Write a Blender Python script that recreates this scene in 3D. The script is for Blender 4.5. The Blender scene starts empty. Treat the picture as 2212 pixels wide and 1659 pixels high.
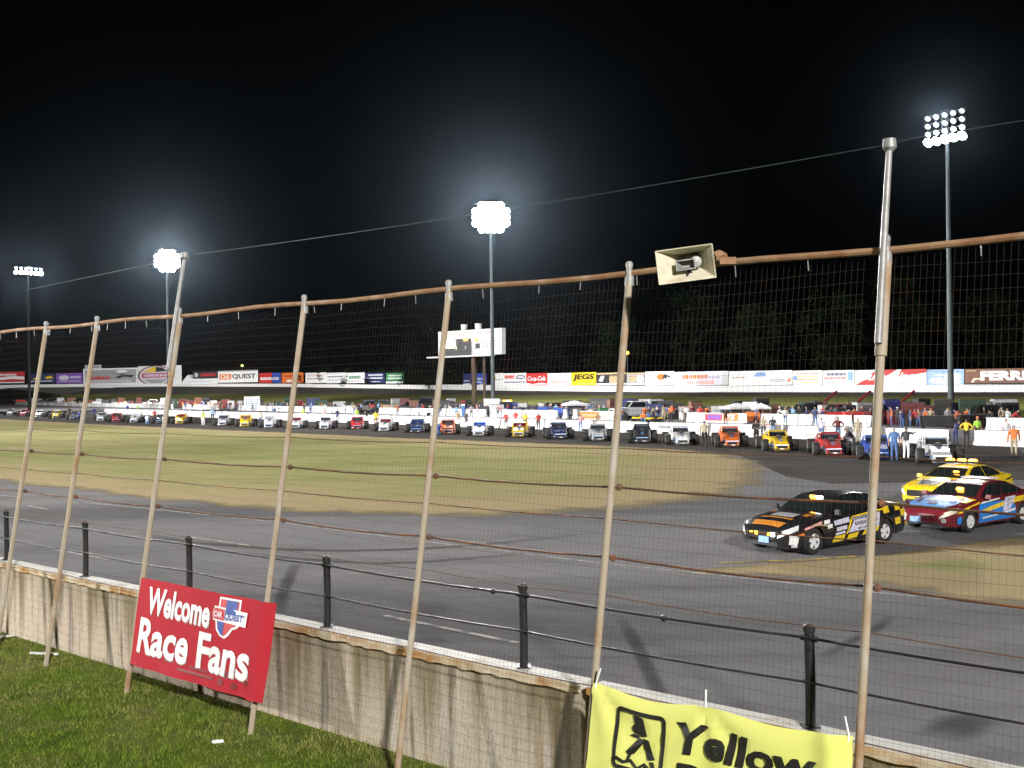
import bpy, bmesh, math, random
from mathutils import Vector, Matrix
random.seed(7)
R = math.radians
scn = bpy.context.scene
col = scn.collection

# ------------------------------------------------------------------ camera
CAM = Vector((0.0, 0.0, 4.2))
FPX, CX, CY = 2350.0, 1106.0, 829.5           # focal length and centre, in a 2212 x 1659 frame
PITCH, ROLL = R(0.134), R(0.75)
fw = Vector((0, math.cos(PITCH), math.sin(PITCH)))
up0 = Vector((0, -math.sin(PITCH), math.cos(PITCH)))
rt0 = Vector((1, 0, 0))
cup = up0 * math.cos(ROLL) + rt0 * math.sin(ROLL)
crt = rt0 * math.cos(ROLL) - up0 * math.sin(ROLL)
cd = bpy.data.cameras.new('camera')
cam = bpy.data.objects.new('camera', cd)
col.objects.link(cam)
cd.sensor_width = 36.0
cd.lens = FPX / 2212 * 36.0
cd.clip_start, cd.clip_end = 0.1, 3000
M = Matrix.Identity(4)
for i in range(3):
    M[i][0], M[i][1], M[i][2], M[i][3] = crt[i], cup[i], -fw[i], CAM[i]
cam.matrix_world = M
scn.camera = cam

def ray(px, py):
    return fw * FPX + crt * (px - CX) - cup * (py - CY)
def at(px, py, z=0.0):                        # point of the level z seen at a picture position
    d = ray(px, py)
    return CAM + d * ((z - CAM.z) / d.z)
def atd(px, py, y):                           # point at the distance y
    d = ray(px, py)
    return CAM + d * (y / d.y)

# ------------------------------------------------------------------ world and exposure
w = bpy.data.worlds.new('World')
scn.world = w
w.use_nodes = True
nt = w.node_tree
bg = nt.nodes['Background']
sky = nt.nodes.new('ShaderNodeTexSky')
sky.sky_type = 'NISHITA'
sky.sun_disc = False
sky.sun_elevation = R(-8)
sky.sun_rotation = R(200)
nt.links.new(sky.outputs[0], bg.inputs[0])
bg.inputs[1].default_value = 0.02
scn.view_settings.view_transform = 'Standard'
scn.view_settings.look = 'None'
scn.view_settings.exposure = 0.45
scn.cycles.use_denoising = True
scn.cycles.max_bounces = 5
scn.cycles.volume_bounces = 0
scn.cycles.sample_clamp_indirect = 4.0
scn.cycles.caustics_reflective = False
scn.cycles.caustics_refractive = False

# ------------------------------------------------------------------ materials
MATS = {}
def pm(name, c, rough=0.6, metal=0.0, var=0.12, scale=6.0, emit=0.0, coat=0.0, bump=0.0):
    if name in MATS: return MATS[name]
    m = bpy.data.materials.new(name)
    m.use_nodes = True
    nt = m.node_tree
    b = nt.nodes['Principled BSDF']
    b.inputs['Roughness'].default_value = rough
    b.inputs['Metallic'].default_value = metal
    b.inputs['Coat Weight'].default_value = coat
    c4 = (c[0], c[1], c[2], 1)
    if emit:
        b.inputs['Base Color'].default_value = c4
        b.inputs['Emission Color'].default_value = c4
        b.inputs['Emission Strength'].default_value = emit
    else:
        tc = nt.nodes.new('ShaderNodeTexCoord')
        no = nt.nodes.new('ShaderNodeTexNoise')
        no.inputs['Scale'].default_value = scale
        no.inputs['Detail'].default_value = 4
        nt.links.new(tc.outputs['Object'], no.inputs['Vector'])
        rp = nt.nodes.new('ShaderNodeValToRGB')
        e = rp.color_ramp.elements
        e[0].position, e[1].position = 0.3, 0.7
        e[0].color = tuple(max(0, x * (1 - var)) for x in c) + (1,)
        e[1].color = tuple(min(1, x * (1 + var)) for x in c) + (1,)
        nt.links.new(no.outputs['Fac'], rp.inputs[0])
        nt.links.new(rp.outputs[0], b.inputs['Base Color'])
        if bump:
            bp = nt.nodes.new('ShaderNodeBump')
            bp.inputs['Strength'].default_value = bump
            bp.inputs['Distance'].default_value = 0.02
            nt.links.new(no.outputs['Fac'], bp.inputs['Height'])
            nt.links.new(bp.outputs[0], b.inputs['Normal'])
    MATS[name] = m
    return m

def layered(name, base, layers, rough=0.85, bump=0.0, bscale=60, coord='Object'):
    """layers: (colour, noise scale, (sx,sy,sz), lo, hi, amount)"""
    m = bpy.data.materials.new(name)
    m.use_nodes = True
    nt = m.node_tree
    L = nt.links
    b = nt.nodes['Principled BSDF']
    b.inputs['Roughness'].default_value = rough
    b.inputs['Specular IOR Level'].default_value = 0.0 if rough > .79 else .3
    tc = nt.nodes.new('ShaderNodeTexCoord')
    cur = nt.nodes.new('ShaderNodeRGB')
    cur.outputs[0].default_value = (*base, 1)
    sock = cur.outputs[0]
    for (c, sc, st, lo, hi, amt) in layers:
        mp = nt.nodes.new('ShaderNodeMapping')
        mp.inputs['Scale'].default_value = st[:3]
        if len(st) > 3: mp.inputs['Rotation'].default_value = (0, 0, st[3])
        no = nt.nodes.new('ShaderNodeTexNoise')
        no.inputs['Scale'].default_value = sc
        no.inputs['Detail'].default_value = 6
        no.inputs['Roughness'].default_value = 0.62
        mr = nt.nodes.new('ShaderNodeMapRange')
        mr.inputs['From Min'].default_value = lo
        mr.inputs['From Max'].default_value = hi
        mr.inputs['To Max'].default_value = amt
        mx = nt.nodes.new('ShaderNodeMixRGB')
        mx.inputs[2].default_value = (*c, 1)
        L.new(tc.outputs[coord], mp.inputs[0]); L.new(mp.outputs[0], no.inputs['Vector'])
        L.new(no.outputs['Fac'], mr.inputs[0]); L.new(mr.outputs[0], mx.inputs[0])
        L.new(sock, mx.inputs[1]); sock = mx.outputs[0]
    L.new(sock, b.inputs['Base Color'])
    if bump:
        no = nt.nodes.new('ShaderNodeTexNoise')
        no.inputs['Scale'].default_value = bscale
        no.inputs['Detail'].default_value = 5
        bp = nt.nodes.new('ShaderNodeBump')
        bp.inputs['Strength'].default_value = bump
        bp.inputs['Distance'].default_value = 0.03
        L.new(tc.outputs[coord], no.inputs['Vector']); L.new(no.outputs['Fac'], bp.inputs['Height'])
        L.new(bp.outputs[0], b.inputs['Normal'])
    MATS[name] = m
    return m

C = {'white': (.78, .78, .8), 'cream': (.62, .58, .45), 'grey': (.32, .32, .34), 'silver': (.5, .5, .52), 'dark': (.03, .03, .035),
     'black': (.012, .012, .014), 'red': (.5, .03, .03), 'maroon': (.14, .012, .02), 'orange': (.75, .17, .03), 'yellow': (.8, .55, .02),
     'blue': (.03, .08, .4), 'navy': (.02, .03, .12), 'lightblue': (.2, .36, .65), 'green': (.04, .2, .08), 'neon': (.45, .8, .1),
     'tan': (.45, .34, .2), 'khaki': (.42, .36, .25), 'denim': (.07, .15, .36), 'brown': (.18, .08, .05), 'purple': (.2, .08, .4),
     'pink': (.75, .35, .35), 'lav': (.6, .58, .72), 'darkgreen': (.012, .04, .022), 'darkred': (.1, .012, .014), 'amber': (.55, .2, .03), 'wheel': (.68, .68, .7), 'blue2': (.02, .2, .62), 'blue3': (.12, .28, .6), 'skyblue': (.3, .45, .75)}
def P(c, gloss=False):                        # a paint, cloth or print in one of those colours
    if gloss: return pm('gloss_' + c, C[c], 0.25, 0, .06, 2, 0, .6)
    return pm('plain_' + c, C[c], 0.6, 0, .12, 9)

rubber = pm('rubber', (.018, .018, .019), .75, 0, .3, 12)
chrome = pm('bright_metal', (.6, .6, .62), .25, 1.0, .08)
galv = pm('galvanised_pipe', (.27, .265, .26), .5, .2, .2, 14)
glass = pm('dark_glass', (.012, .016, .017), .08, 0, .1, 2, 0, .3)
steelgrey = pm('pole_steel', (.05, .066, .075), .55, .2, .15, 2)
shadowblack = pm('matt_black', (.01, .01, .011), .8)
amber = pm('amber_lamp', (1.0, .42, .03), .4, 0, 0, 1, 9.0)
whitelamp = pm('white_lamp', (.9, .95, 1.0), .4, 0, 0, 1, 7.0)
lens_mat = pm('floodlight_lens', (.82, .92, 1.0), .3, 0, 0, 1, 60.0)
lens_dim = pm('floodlight_lens_edge_on', (.82, .92, 1.0), .3, 0, 0, 1, .08)  # same lens with its glow turned down, as if facing away

rust_pipe = layered('rusted_pipe', (.33, .27, .2), [((.27, .145, .065), 2.2, (1, 1, .6), .5, .64, .9), ((.40, .38, .35), 5, (1, 1, .5), .52, .68, .7)], .65)
rust_rail = layered('rusted_rail', (.3, .185, .105), [((.22, .10, .045), 4, (1, 1, 1), .45, .6, .8), ((.42, .33, .26), 3, (1, 1, 1), .55, .7, .7)], .7)
rust_wire = layered('rusted_wire', (.1, .05, .03), [((.2, .075, .03), 3, (1, 1, 1), .5, .6, .8)], .7)
mesh_wire = layered('weathered_mesh_wire', (.05, .04, .033), [((.12, .05, .02), 1.2, (1, 1, 1), .58, .68, .9)], .8)
asphalt = layered('asphalt', (.168, .164, .176), [((.215, .206, .208), .09, (1, .5, 1, .8), .45, .68, .7), ((.105, .104, .111), .5, (.25, 1, 1, .85), .5, .75, .7), ((.092, .091, .097), .16, (.1, .9, 1, .86), .5, .62, .75), ((.15, .145, .138), .33, (.08, 1.6, 1, .86), .56, .66, .6), ((.11, .11, .11), 9, (1, 1, 1), .5, .8, .5), ((.03, .03, .03), 30, (1, 1, 1), .55, .75, .6)], .8, .3, 40)
asphalt_far = layered('asphalt_far', (.085, .08, .076), [((.05, .047, .045), .25, (.3, 1, 1, .6), .45, .7, .7)], .9)
concrete = layered('wall_concrete', (.5, .42, .335), [((.12, .1, .075), 2.2, (2.2, 2.2, .16), .52, .66, .8), ((.56, .52, .48), 3.5, (2, 2, .25), .52, .7, .7), ((.17, .12, .05), 1.1, (2.4, 2.4, .1), .56, .66, .8), ((.2, .19, .16), 14, (1, 1, 1), .5, .75, .5)], .9, .35, 30)
def drip_stains(m):
    nt = m.node_tree; b = nt.nodes['Principled BSDF']; L = nt.links
    src = b.inputs['Base Color'].links[0].from_socket
    tc = nt.nodes.new('ShaderNodeTexCoord'); sp = nt.nodes.new('ShaderNodeSeparateXYZ'); L.new(tc.outputs['Object'], sp.inputs[0])
    g = nt.nodes.new('ShaderNodeMapRange'); g.inputs['From Min'].default_value = .1; g.inputs['From Max'].default_value = 1.32; g.inputs['To Max'].default_value = .34; L.new(sp.outputs['Z'], g.inputs[0])
    mp = nt.nodes.new('ShaderNodeMapping'); mp.inputs['Scale'].default_value = (2.6, 2.6, .12); L.new(tc.outputs['Object'], mp.inputs[0])
    no = nt.nodes.new('ShaderNodeTexNoise'); no.inputs['Scale'].default_value = 1.6; no.inputs['Detail'].default_value = 7; L.new(mp.outputs[0], no.inputs['Vector'])
    ad = nt.nodes.new('ShaderNodeMath'); ad.operation = 'ADD'; L.new(no.outputs['Fac'], ad.inputs[0]); L.new(g.outputs[0], ad.inputs[1])
    mr = nt.nodes.new('ShaderNodeMapRange'); mr.inputs['From Min'].default_value = .62; mr.inputs['From Max'].default_value = .9; mr.inputs['To Max'].default_value = .72; L.new(ad.outputs[0], mr.inputs[0])
    mx = nt.nodes.new('ShaderNodeMixRGB'); mx.inputs[2].default_value = (.13, .1, .045, 1); L.new(mr.outputs[0], mx.inputs[0]); L.new(src, mx.inputs[1]); L.new(mx.outputs[0], b.inputs['Base Color'])
drip_stains(concrete)
cap_paint = layered('wall_cap_paint', (.5, .49, .47), [((.34, .28, .2), 4, (1, 1, 1), .5, .68, .8)], .7)
lip_rust = layered('wall_lip_rust', (.6, .5, .36), [((.42, .2, .06), 1.4, (1, 1, 1), .45, .58, .95), ((.7, .68, .62), 5, (1, 1, 1), .56, .68, .8)], .8)
barrier_paint = layered('barrier_white', (.74, .74, .76), [((.45, .43, .4), 1.2, (1, 1, .4), .56, .75, .5)], .7)
wood_pole = layered('wooden_post', (.08, .06, .05), [((.16, .1, .07), 2, (1, 1, .2), .5, .7, .8)], .9)

# ------------------------------------------------------------------ mesh helpers
class MB:
    def __init__(s):
        s.v = []; s.f = []; s.mi = []; s.mats = []
    def m(s, mat):
        if mat is None: return 0
        if mat not in s.mats: s.mats.append(mat)
        return s.mats.index(mat)
    def add(s, vs, fs, mat=None):
        o = len(s.v); k = s.m(mat)
        s.v += [tuple(v) for v in vs]
        for f in fs:
            s.f.append(tuple(i + o for i in f)); s.mi.append(k)
        return s
    def box(s, c, d, mat=None, rz=0, ry=0, taper=1.0):
        x, y, z = d[0] / 2, d[1] / 2, d[2] / 2
        q = Matrix.Rotation(rz, 3, 'Z') @ Matrix.Rotation(ry, 3, 'Y')
        vs = []
        for k, t in ((-z, 1), (z, taper)):
            for (a, b) in ((-x, -y), (x, -y), (x, y), (-x, y)):
                vs.append(q @ Vector((a * t, b * t, k)) + Vector(c))
        return s.add(vs, [(3, 2, 1, 0), (4, 5, 6, 7), (0, 1, 5, 4), (1, 2, 6, 5), (2, 3, 7, 6), (3, 0, 4, 7)], mat)
    def tube(s, pts, r, n=8, mat=None, cap=True):
        pts = [Vector(p) for p in pts]
        rs = r if isinstance(r, (list, tuple)) else [r] * len(pts)
        vs = []; fs = []
        for i, p in enumerate(pts):
            d = (pts[min(i + 1, len(pts) - 1)] - pts[max(i - 1, 0)]).normalized()
            a = Vector((0, 0, 1)) if abs(d.z) < .9 else Vector((1, 0, 0))
            u = d.cross(a).normalized(); q = d.cross(u)
            for k in range(n):
                t = 2 * math.pi * k / n
                vs.append(p + (u * math.cos(t) + q * math.sin(t)) * rs[i])
        for i in range(len(pts) - 1):
            for k in range(n):
                k2 = (k + 1) % n
                fs.append((i * n + k, i * n + k2, (i + 1) * n + k2, (i + 1) * n + k))
        if cap:
            fs.append(tuple(range(n - 1, -1, -1))); e = (len(pts) - 1) * n
            fs.append(tuple(range(e, e + n)))
        return s.add(vs, fs, mat)
    def lathe(s, prof, c, axis='Z', n=20, mat=None, cap=True):      # prof: (radius, height)
        vs = []; fs = []
        for (r, h) in prof:
            for k in range(n):
                t = 2 * math.pi * k / n
                a, b = r * math.cos(t), r * math.sin(t)
                p = {'Z': (a, b, h), 'Y': (a, h, b), 'X': (h, a, b)}[axis]
                vs.append(Vector(p) + Vector(c))
        for i in range(len(prof) - 1):
            for k in range(n):
                k2 = (k + 1) % n
                fs.append((i * n + k, i * n + k2, (i + 1) * n + k2, (i + 1) * n + k))
        if cap and prof[0][0] > 1e-4: fs.append(tuple(range(n)))
        if cap and prof[-1][0] > 1e-4: fs.append(tuple(range((len(prof) - 1) * n, len(prof) * n)))
        return s.add(vs, fs, mat)
    def loft(s, rings, mat=None, closed=True, cap=True):
        n = len(rings[0]); vs = []; fs = []
        for r in rings: vs += r
        for i in range(len(rings) - 1):
            for k in range(n if closed else n - 1):
                k2 = (k + 1) % n
                fs.append((i * n + k, i * n + k2, (i + 1) * n + k2, (i + 1) * n + k))
        if cap:
            fs.append(tuple(range(n - 1, -1, -1))); e = (len(rings) - 1) * n
            fs.append(tuple(range(e, e + n)))
        return s.add(vs, fs, mat)
    def rects(s, rs, mat=None):                          # (x, half width low, half width high, z0, z1)
        return s.loft([[(x, -a, z0), (x, a, z0), (x, b, z1), (x, -b, z1)] for (x, a, b, z0, z1) in rs], mat)
    def text(s, t, fr, cx, cz, w, h, mat, bold=0.02, shear=0.0, fine=0):
        """flat lettering: fr maps (a, b) to 3-D; centred on cx, cz, fitted to w x h"""
        vs, fs = text_geo(t, bold, shear)
        x0 = min(v[0] for v in vs); x1 = max(v[0] for v in vs); y0 = min(v[1] for v in vs); y1 = max(v[1] for v in vs)
        if fine:
            bm = bmesh.new(); bv = [bm.verts.new((((v[0] - x0) / (x1 - x0) - .5) * w, ((v[1] - y0) / (y1 - y0) - .5) * h, 0)) for v in vs]
            for f in fs:
                try: bm.faces.new([bv[i] for i in f])
                except ValueError: pass
            for _ in range(4):
                es = [e for e in bm.edges if e.calc_length() > fine]
                if not es: break
                bmesh.ops.subdivide_edges(bm, edges=es, cuts=1); bmesh.ops.triangulate(bm, faces=bm.faces[:])
            bm.verts.index_update()
            o_ = [fr(cx + v.co.x, cz + v.co.y) for v in bm.verts]; f_ = [tuple(v.index for v in f.verts) for f in bm.faces]; bm.free()
            return s.add(o_, f_, mat)
        out = [fr(cx + ((v[0] - x0) / (x1 - x0) - .5) * w, cz + ((v[1] - y0) / (y1 - y0) - .5) * h) for v in vs]
        return s.add(out, fs, mat)
    def build(s, name, mat=None, parent=None, smooth=False, bevel=0.0, sub=0, fix=True):
        me = bpy.data.meshes.new(name)
        me.from_pydata(s.v, [], s.f)
        for m in (s.mats or [mat]): me.materials.append(m)
        if s.mats: me.polygons.foreach_set('material_index', s.mi)
        if fix or bevel:
            bm = bmesh.new(); bm.from_mesh(me)
            if fix: bmesh.ops.recalc_face_normals(bm, faces=bm.faces)
            if bevel:
                es = [e for e in bm.edges if len(e.link_faces) == 2 and e.calc_face_angle(0) > .5]
                bmesh.ops.bevel(bm, geom=es, offset=bevel, segments=2, affect='EDGES', clamp_overlap=True)
            bm.to_mesh(me); bm.free()
        if smooth:
            me.polygons.foreach_set('use_smooth', [True] * len(me.polygons))
            me.set_sharp_from_angle(angle=R(42))
        o = bpy.data.objects.new(name, me)
        col.objects.link(o)
        if parent: o.parent = parent
        if sub:
            md = o.modifiers.new('sub', 'SUBSURF'); md.levels = md.render_levels = sub
        return o

_tx = {}
def text_geo(t, bold, shear):
    k = (t, bold, shear)
    if k not in _tx:
        cu = bpy.data.curves.new('lettering', 'FONT')
        cu.body = t; cu.size = 1; cu.offset = bold; cu.shear = shear; cu.resolution_u = 3
        o = bpy.data.objects.new('lettering', cu); col.objects.link(o)
        bpy.context.view_layer.update()
        me = bpy.data.meshes.new_from_object(o.evaluated_get(bpy.context.evaluated_depsgraph_get()))
        _tx[k] = ([tuple(v.co) for v in me.vertices], [tuple(p.vertices) for p in me.polygons])
        bpy.data.objects.remove(o); bpy.data.curves.remove(cu); bpy.data.meshes.remove(me)
    return _tx[k]

def tag(o, label=None, cat=None, group=None, kind=None):
    if label: o['label'] = label
    if cat: o['category'] = cat
    if group: o['group'] = group
    if kind: o['kind'] = kind
    return o
def thing(name, loc=(0, 0, 0), rz=0.0, label=None, cat=None, group=None):
    o = bpy.data.objects.new(name, None)
    col.objects.link(o)
    o.empty_display_size = .2
    o.location = loc; o.rotation_euler = (0, 0, rz)
    return tag(o, label, cat, group)
def kids(o): return [c for c in bpy.data.objects if c.parent == o]
def dup(o, loc=None, rz=None, label=None, parent=None, ch=None):
    ch = ch if ch is not None else CHILD(o)
    c = o.copy(); col.objects.link(c)
    if parent: c.parent = parent
    if loc is not None: c.location = loc
    if rz is not None: c.rotation_euler = (0, 0, rz)
    if label: c['label'] = label
    for k, sub in ch: dup(k, parent=c, ch=sub)
    return c
def CHILD(o):
    return [(k, CHILD(k)) for k in o.children]
def recolour(o, table):                       # swap materials on this object only; meshes stay shared
    for i, sl in enumerate(o.material_slots):
        if sl.material and sl.material.name in table:
            new = table[sl.material.name]
            sl.link = 'OBJECT'; sl.material = new
def lerp(a, b, t): return a + (b - a) * t
def interp(tab, x):
    if x <= tab[0][0]: return lerp(tab[0][1], tab[1][1], (x - tab[0][0]) / (tab[1][0] - tab[0][0]))
    for (a, b) in zip(tab, tab[1:]):
        if x <= b[0]: return lerp(a[1], b[1], (x - a[0]) / (b[0] - a[0]))
    a, b = tab[-2], tab[-1]
    return lerp(a[1], b[1], (x - a[0]) / (b[0] - a[0]))

# ------------------------------------------------------------------ ground
def sheet(name, pts, mat, z=None):
    m = MB()
    m.add([(p[0], p[1], p[2] if z is None else z) for p in pts], [tuple(range(len(pts)))], mat)
    return tag(m.build(name), kind='structure')
skid_road = layered('old_asphalt', (.07, .066, .064), [((.095, .09, .085), .2, (.4, 1, 1, .9), .45, .66, .8), ((.045, .043, .043), .6, (.3, 1, 1, .9), .5, .7, .7)], .85)
N_W = Vector((.653, .757, 0)); T_W = Vector((-.757, .653, 0))        # across and along the front wall
W0 = Vector((-1.03, 11.7, 0))
def wl(t, off, z): return W0 + T_W * t + N_W * off + Vector((0, 0, z))
sheet('track', [wl(-60, .1, 0), wl(420, .1, 0), wl(420, 500, 0), wl(-60, 500, 0)], asphalt)

_w1 = [Vector((23, 79.6, 0)) + Vector((-.615, .788, 0)) * t for t in (-14, 20, 60, 110, 170, 230)]
sheet('pit_road', [at(2290, 1035), at(2000, 1042), at(1800, 1045), at(1700, 1030), at(1600, 985), at(1450, 972), at(1100, 956), at(560, 933), at(0, 906), at(-260, 895)] + [p for p in _w1[::-1]], skid_road, .002)
# infield grass: an irregular oval, dry and bare towards its rim
grass_px = [(-260, 893), (0, 905), (300, 921), (560, 932), (830, 944), (1100, 955), (1300, 963), (1450, 970), (1560, 980), (1620, 995), (1645, 1010), (1640, 1030), (1590, 1060),
            (1500, 1080), (1350, 1097), (1150, 1108), (1000, 1112), (850, 1110), (700, 1105), (560, 1098), (400, 1085), (250, 1068), (100, 1050), (0, 1038), (-200, 1010), (-420, 975)]
def turf_material():
    m = layered('infield_turf', (.2, .205, .085), [((.3, .265, .145), .12, (.5, 1, 1, .75), .42, .62, .9), ((.15, .18, .062), .3, (.5, 1, 1, .75), .5, .7, .55), ((.33, .285, .17), .5, (.22, 1, 1, .8), .52, .7, .7), ((.18, .175, .075), 5, (1, 1, 1), .45, .7, .5)], .95, .3, 8)
    nt = m.node_tree; b = nt.nodes['Principled BSDF']
    src = b.inputs['Base Color'].links[0].from_socket
    a = nt.nodes.new('ShaderNodeAttribute'); a.attribute_name = 'bare'
    no = nt.nodes.new('ShaderNodeTexNoise'); no.inputs['Scale'].default_value = .35; no.inputs['Detail'].default_value = 7
    tc = nt.nodes.new('ShaderNodeTexCoord'); nt.links.new(tc.outputs['Object'], no.inputs['Vector'])
    ad = nt.nodes.new('ShaderNodeMath'); ad.operation = 'ADD'
    nt.links.new(a.outputs['Fac'], ad.inputs[0]); nt.links.new(no.outputs['Fac'], ad.inputs[1])
    mr = nt.nodes.new('ShaderNodeMapRange'); mr.inputs['From Min'].default_value = .62; mr.inputs['From Max'].default_value = 1.2; mr.inputs['To Max'].default_value = .92
    nt.links.new(ad.outputs[0], mr.inputs[0])
    mx = nt.nodes.new('ShaderNodeMixRGB'); mx.inputs[2].default_value = (.3, .24, .145, 1)
    nt.links.new(mr.outputs[0], mx.inputs[0]); nt.links.new(src, mx.inputs[1]); nt.links.new(mx.outputs[0], b.inputs['Base Color'])
    return m
turf = turf_material()
def rimmed(name, pts, mat, z, rings=((-.015, 1.0), (.035, .85), (.09, .7), (.16, .45), (.34, .1), (.6, 0)), jitter=.25):
    n = len(pts); dense = []
    for i in range(n):
        a, b = pts[i], pts[(i + 1) % n]
        for k in range(4): dense.append(a.lerp(b, k / 4) + Vector((random.uniform(-jitter, jitter), random.uniform(-jitter, jitter), 0)))
    c = sum(dense, Vector()) / len(dense)
    vs = []; att = []; fs = []; n = len(dense)
    for (t, a) in rings:
        for p in dense:
            q = p.lerp(c, t); vs.append((q.x, q.y, z)); att.append(a)
    for i in range(len(rings) - 1):
        for k in range(n): fs.append((i * n + k, i * n + (k + 1) % n, (i + 1) * n + (k + 1) % n, (i + 1) * n + k))
    vs.append((c.x, c.y, z)); att.append(0)
    e = (len(rings) - 1) * n
    for k in range(n): fs.append((e + k, e + (k + 1) % n, len(vs) - 1))
    m = MB(); m.add(vs, fs, mat)
    o = m.build(name)
    at_ = o.data.attributes.new('bare', 'FLOAT', 'POINT')
    at_.data.foreach_set('value', att)
    o.data.attributes.new('cover', 'FLOAT', 'POINT').data.foreach_set('value', [0.0] * n + [.5] * n + [1.0] * (len(att) - 2 * n))
    return tag(o, kind='structure')
rimmed('infield_lawn', [at(*p) for p in grass_px], turf, .004)
dirt_px = [(1500, 1238), (1600, 1222), (1720, 1214), (1850, 1205), (1990, 1190), (2130, 1172), (2280, 1150), (2500, 1130), (2650, 1230), (2500, 1330), (2212, 1303), (2050, 1283), (1900, 1262), (1750, 1247), (1620, 1240)]
rimmed('dirt_verge', [at(*p) for p in dirt_px], turf, .004, ((-.1, 1.0), (.12, .85), (.4, .8), (.7, .7)), .12)

skid_ = 0
line_white = layered('worn_line_paint', (.38, .37, .36), [((.14, .135, .135), 3, (1, 1, 1), .42, .6, .9)], .8)
line_yellow = layered('worn_yellow_paint', (.45, .33, .07), [((.1, .1, .1), 2, (1, 1, 1), .42, .6, .85)], .8)
skid = layered('tyre_rubber_marks', (.035, .035, .037), [((.07, .07, .07), 2, (1, 1, 1), .42, .62, .9)], .8)
SOFT_LATER = True
def strip(name, px, wd, mat, z):
    pts = [at(*p) for p in px]; vs = []
    for i, p in enumerate(pts):
        d = (pts[min(i + 1, len(pts) - 1)] - pts[max(i - 1, 0)]).normalized(); n = Vector((-d.y, d.x, 0)) * wd / 2
        vs += [(p + n).to_tuple()[:2] + (z,), (p - n).to_tuple()[:2] + (z,)]
    m = MB(); m.add(vs, [(2 * i, 2 * i + 1, 2 * i + 3, 2 * i + 2) for i in range(len(pts) - 1)], mat)
    return tag(m.build(name), kind='structure')
def soften(m, scale, lo, hi, amt=1.0):        # thin out a covering towards its own ragged edge ('cover' attribute)
    nt = m.node_tree; b = nt.nodes['Principled BSDF']
    a = nt.nodes.new('ShaderNodeAttribute'); a.attribute_name = 'cover'
    no = nt.nodes.new('ShaderNodeTexNoise'); no.inputs['Scale'].default_value = scale; no.inputs['Detail'].default_value = 6
    tc = nt.nodes.new('ShaderNodeTexCoord'); nt.links.new(tc.outputs['Object'], no.inputs['Vector'])
    ad = nt.nodes.new('ShaderNodeMath'); ad.operation = 'ADD'
    nt.links.new(a.outputs['Fac'], ad.inputs[0]); nt.links.new(no.outputs['Fac'], ad.inputs[1])
    mr = nt.nodes.new('ShaderNodeMapRange'); mr.inputs['From Min'].default_value = lo; mr.inputs['From Max'].default_value = hi; mr.inputs['To Max'].default_value = amt
    nt.links.new(ad.outputs[0], mr.inputs[0]); nt.links.new(mr.outputs[0], b.inputs['Alpha'])
def soft_strip(name, px, wd, mat, z):
    ctl = [at(*p) for p in px]; pts = []
    for i in range(len(ctl) - 1):
        p0, p1, p2, p3 = ctl[max(i - 1, 0)], ctl[i], ctl[i + 1], ctl[min(i + 2, len(ctl) - 1)]
        for k in range(8):
            t = k / 8
            pts.append(.5 * ((2 * p1) + (p2 - p0) * t + (2 * p0 - 5 * p1 + 4 * p2 - p3) * t * t + (3 * p1 - p0 - 3 * p2 + p3) * t ** 3))
    pts.append(ctl[-1]); vs = []; att = []; n = len(pts)
    for i, p in enumerate(pts):
        d = (pts[min(i + 1, n - 1)] - pts[max(i - 1, 0)]).normalized(); q = Vector((-d.y, d.x, 0)) * wd / 2
        e = min(1, i / (n * .3), (n - 1 - i) / (n * .3))
        for s_, a_ in ((1, 0), (.4, 1), (-.4, 1), (-1, 0)): vs.append((p + q * s_).to_tuple()[:2] + (z,)); att.append(a_ * e)
    m = MB(); m.add(vs, [(4 * i + k, 4 * i + k + 1, 4 * i + k + 5, 4 * i + k + 4) for i in range(n - 1) for k in range(3)], mat)
    o = m.build(name); o.data.attributes.new('cover', 'FLOAT', 'POINT').data.foreach_set('value', att)
    return tag(o, kind='structure')
strip('white_edge_line', [(-100, 1062), (250, 1092), (600, 1128), (880, 1165), (1300, 1217), (1600, 1248), (1900, 1281), (2212, 1312), (2500, 1340)], .11, line_white, .008)
for a in ([(60, 1092), (104, 1101)], [(405, 1160), (540, 1179)], [(830, 1330), (1122, 1390)], [(105, 1184), (238, 1210)], [(-120, 1140), (-10, 1160)], [(2300, 1420), (2650, 1470)]):
    strip('lane_dash', a, .12, line_white, .008)
strip('yellow_line', [(1555, 1217), (1640, 1213), (1720, 1211), (1850, 1202)], .16, line_yellow, .009)
soften(skid, 1.5, .45, 1.7, .5)
soften(turf, .6, .4, 1.0)
for a, wd in (([(1770, 1424), (1840, 1385), (1893, 1358), (1925, 1330)], .16), ([(1335, 1330), (1372, 1390), (1410, 1470), (1450, 1540)], .2), ([(2030, 1600), (2080, 1565), (2130, 1545)], .5),
              ([(300, 1150), (420, 1172), (700, 1190), (1000, 1180), (1300, 1150)], .3), ([(380, 1180), (700, 1212), (900, 1215), (1200, 1190)], .25), ([(600, 1330), (615, 1270), (640, 1215)], .22)):
    soft_strip('skid_mark', a, wd * 1.5, skid, .012)

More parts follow.
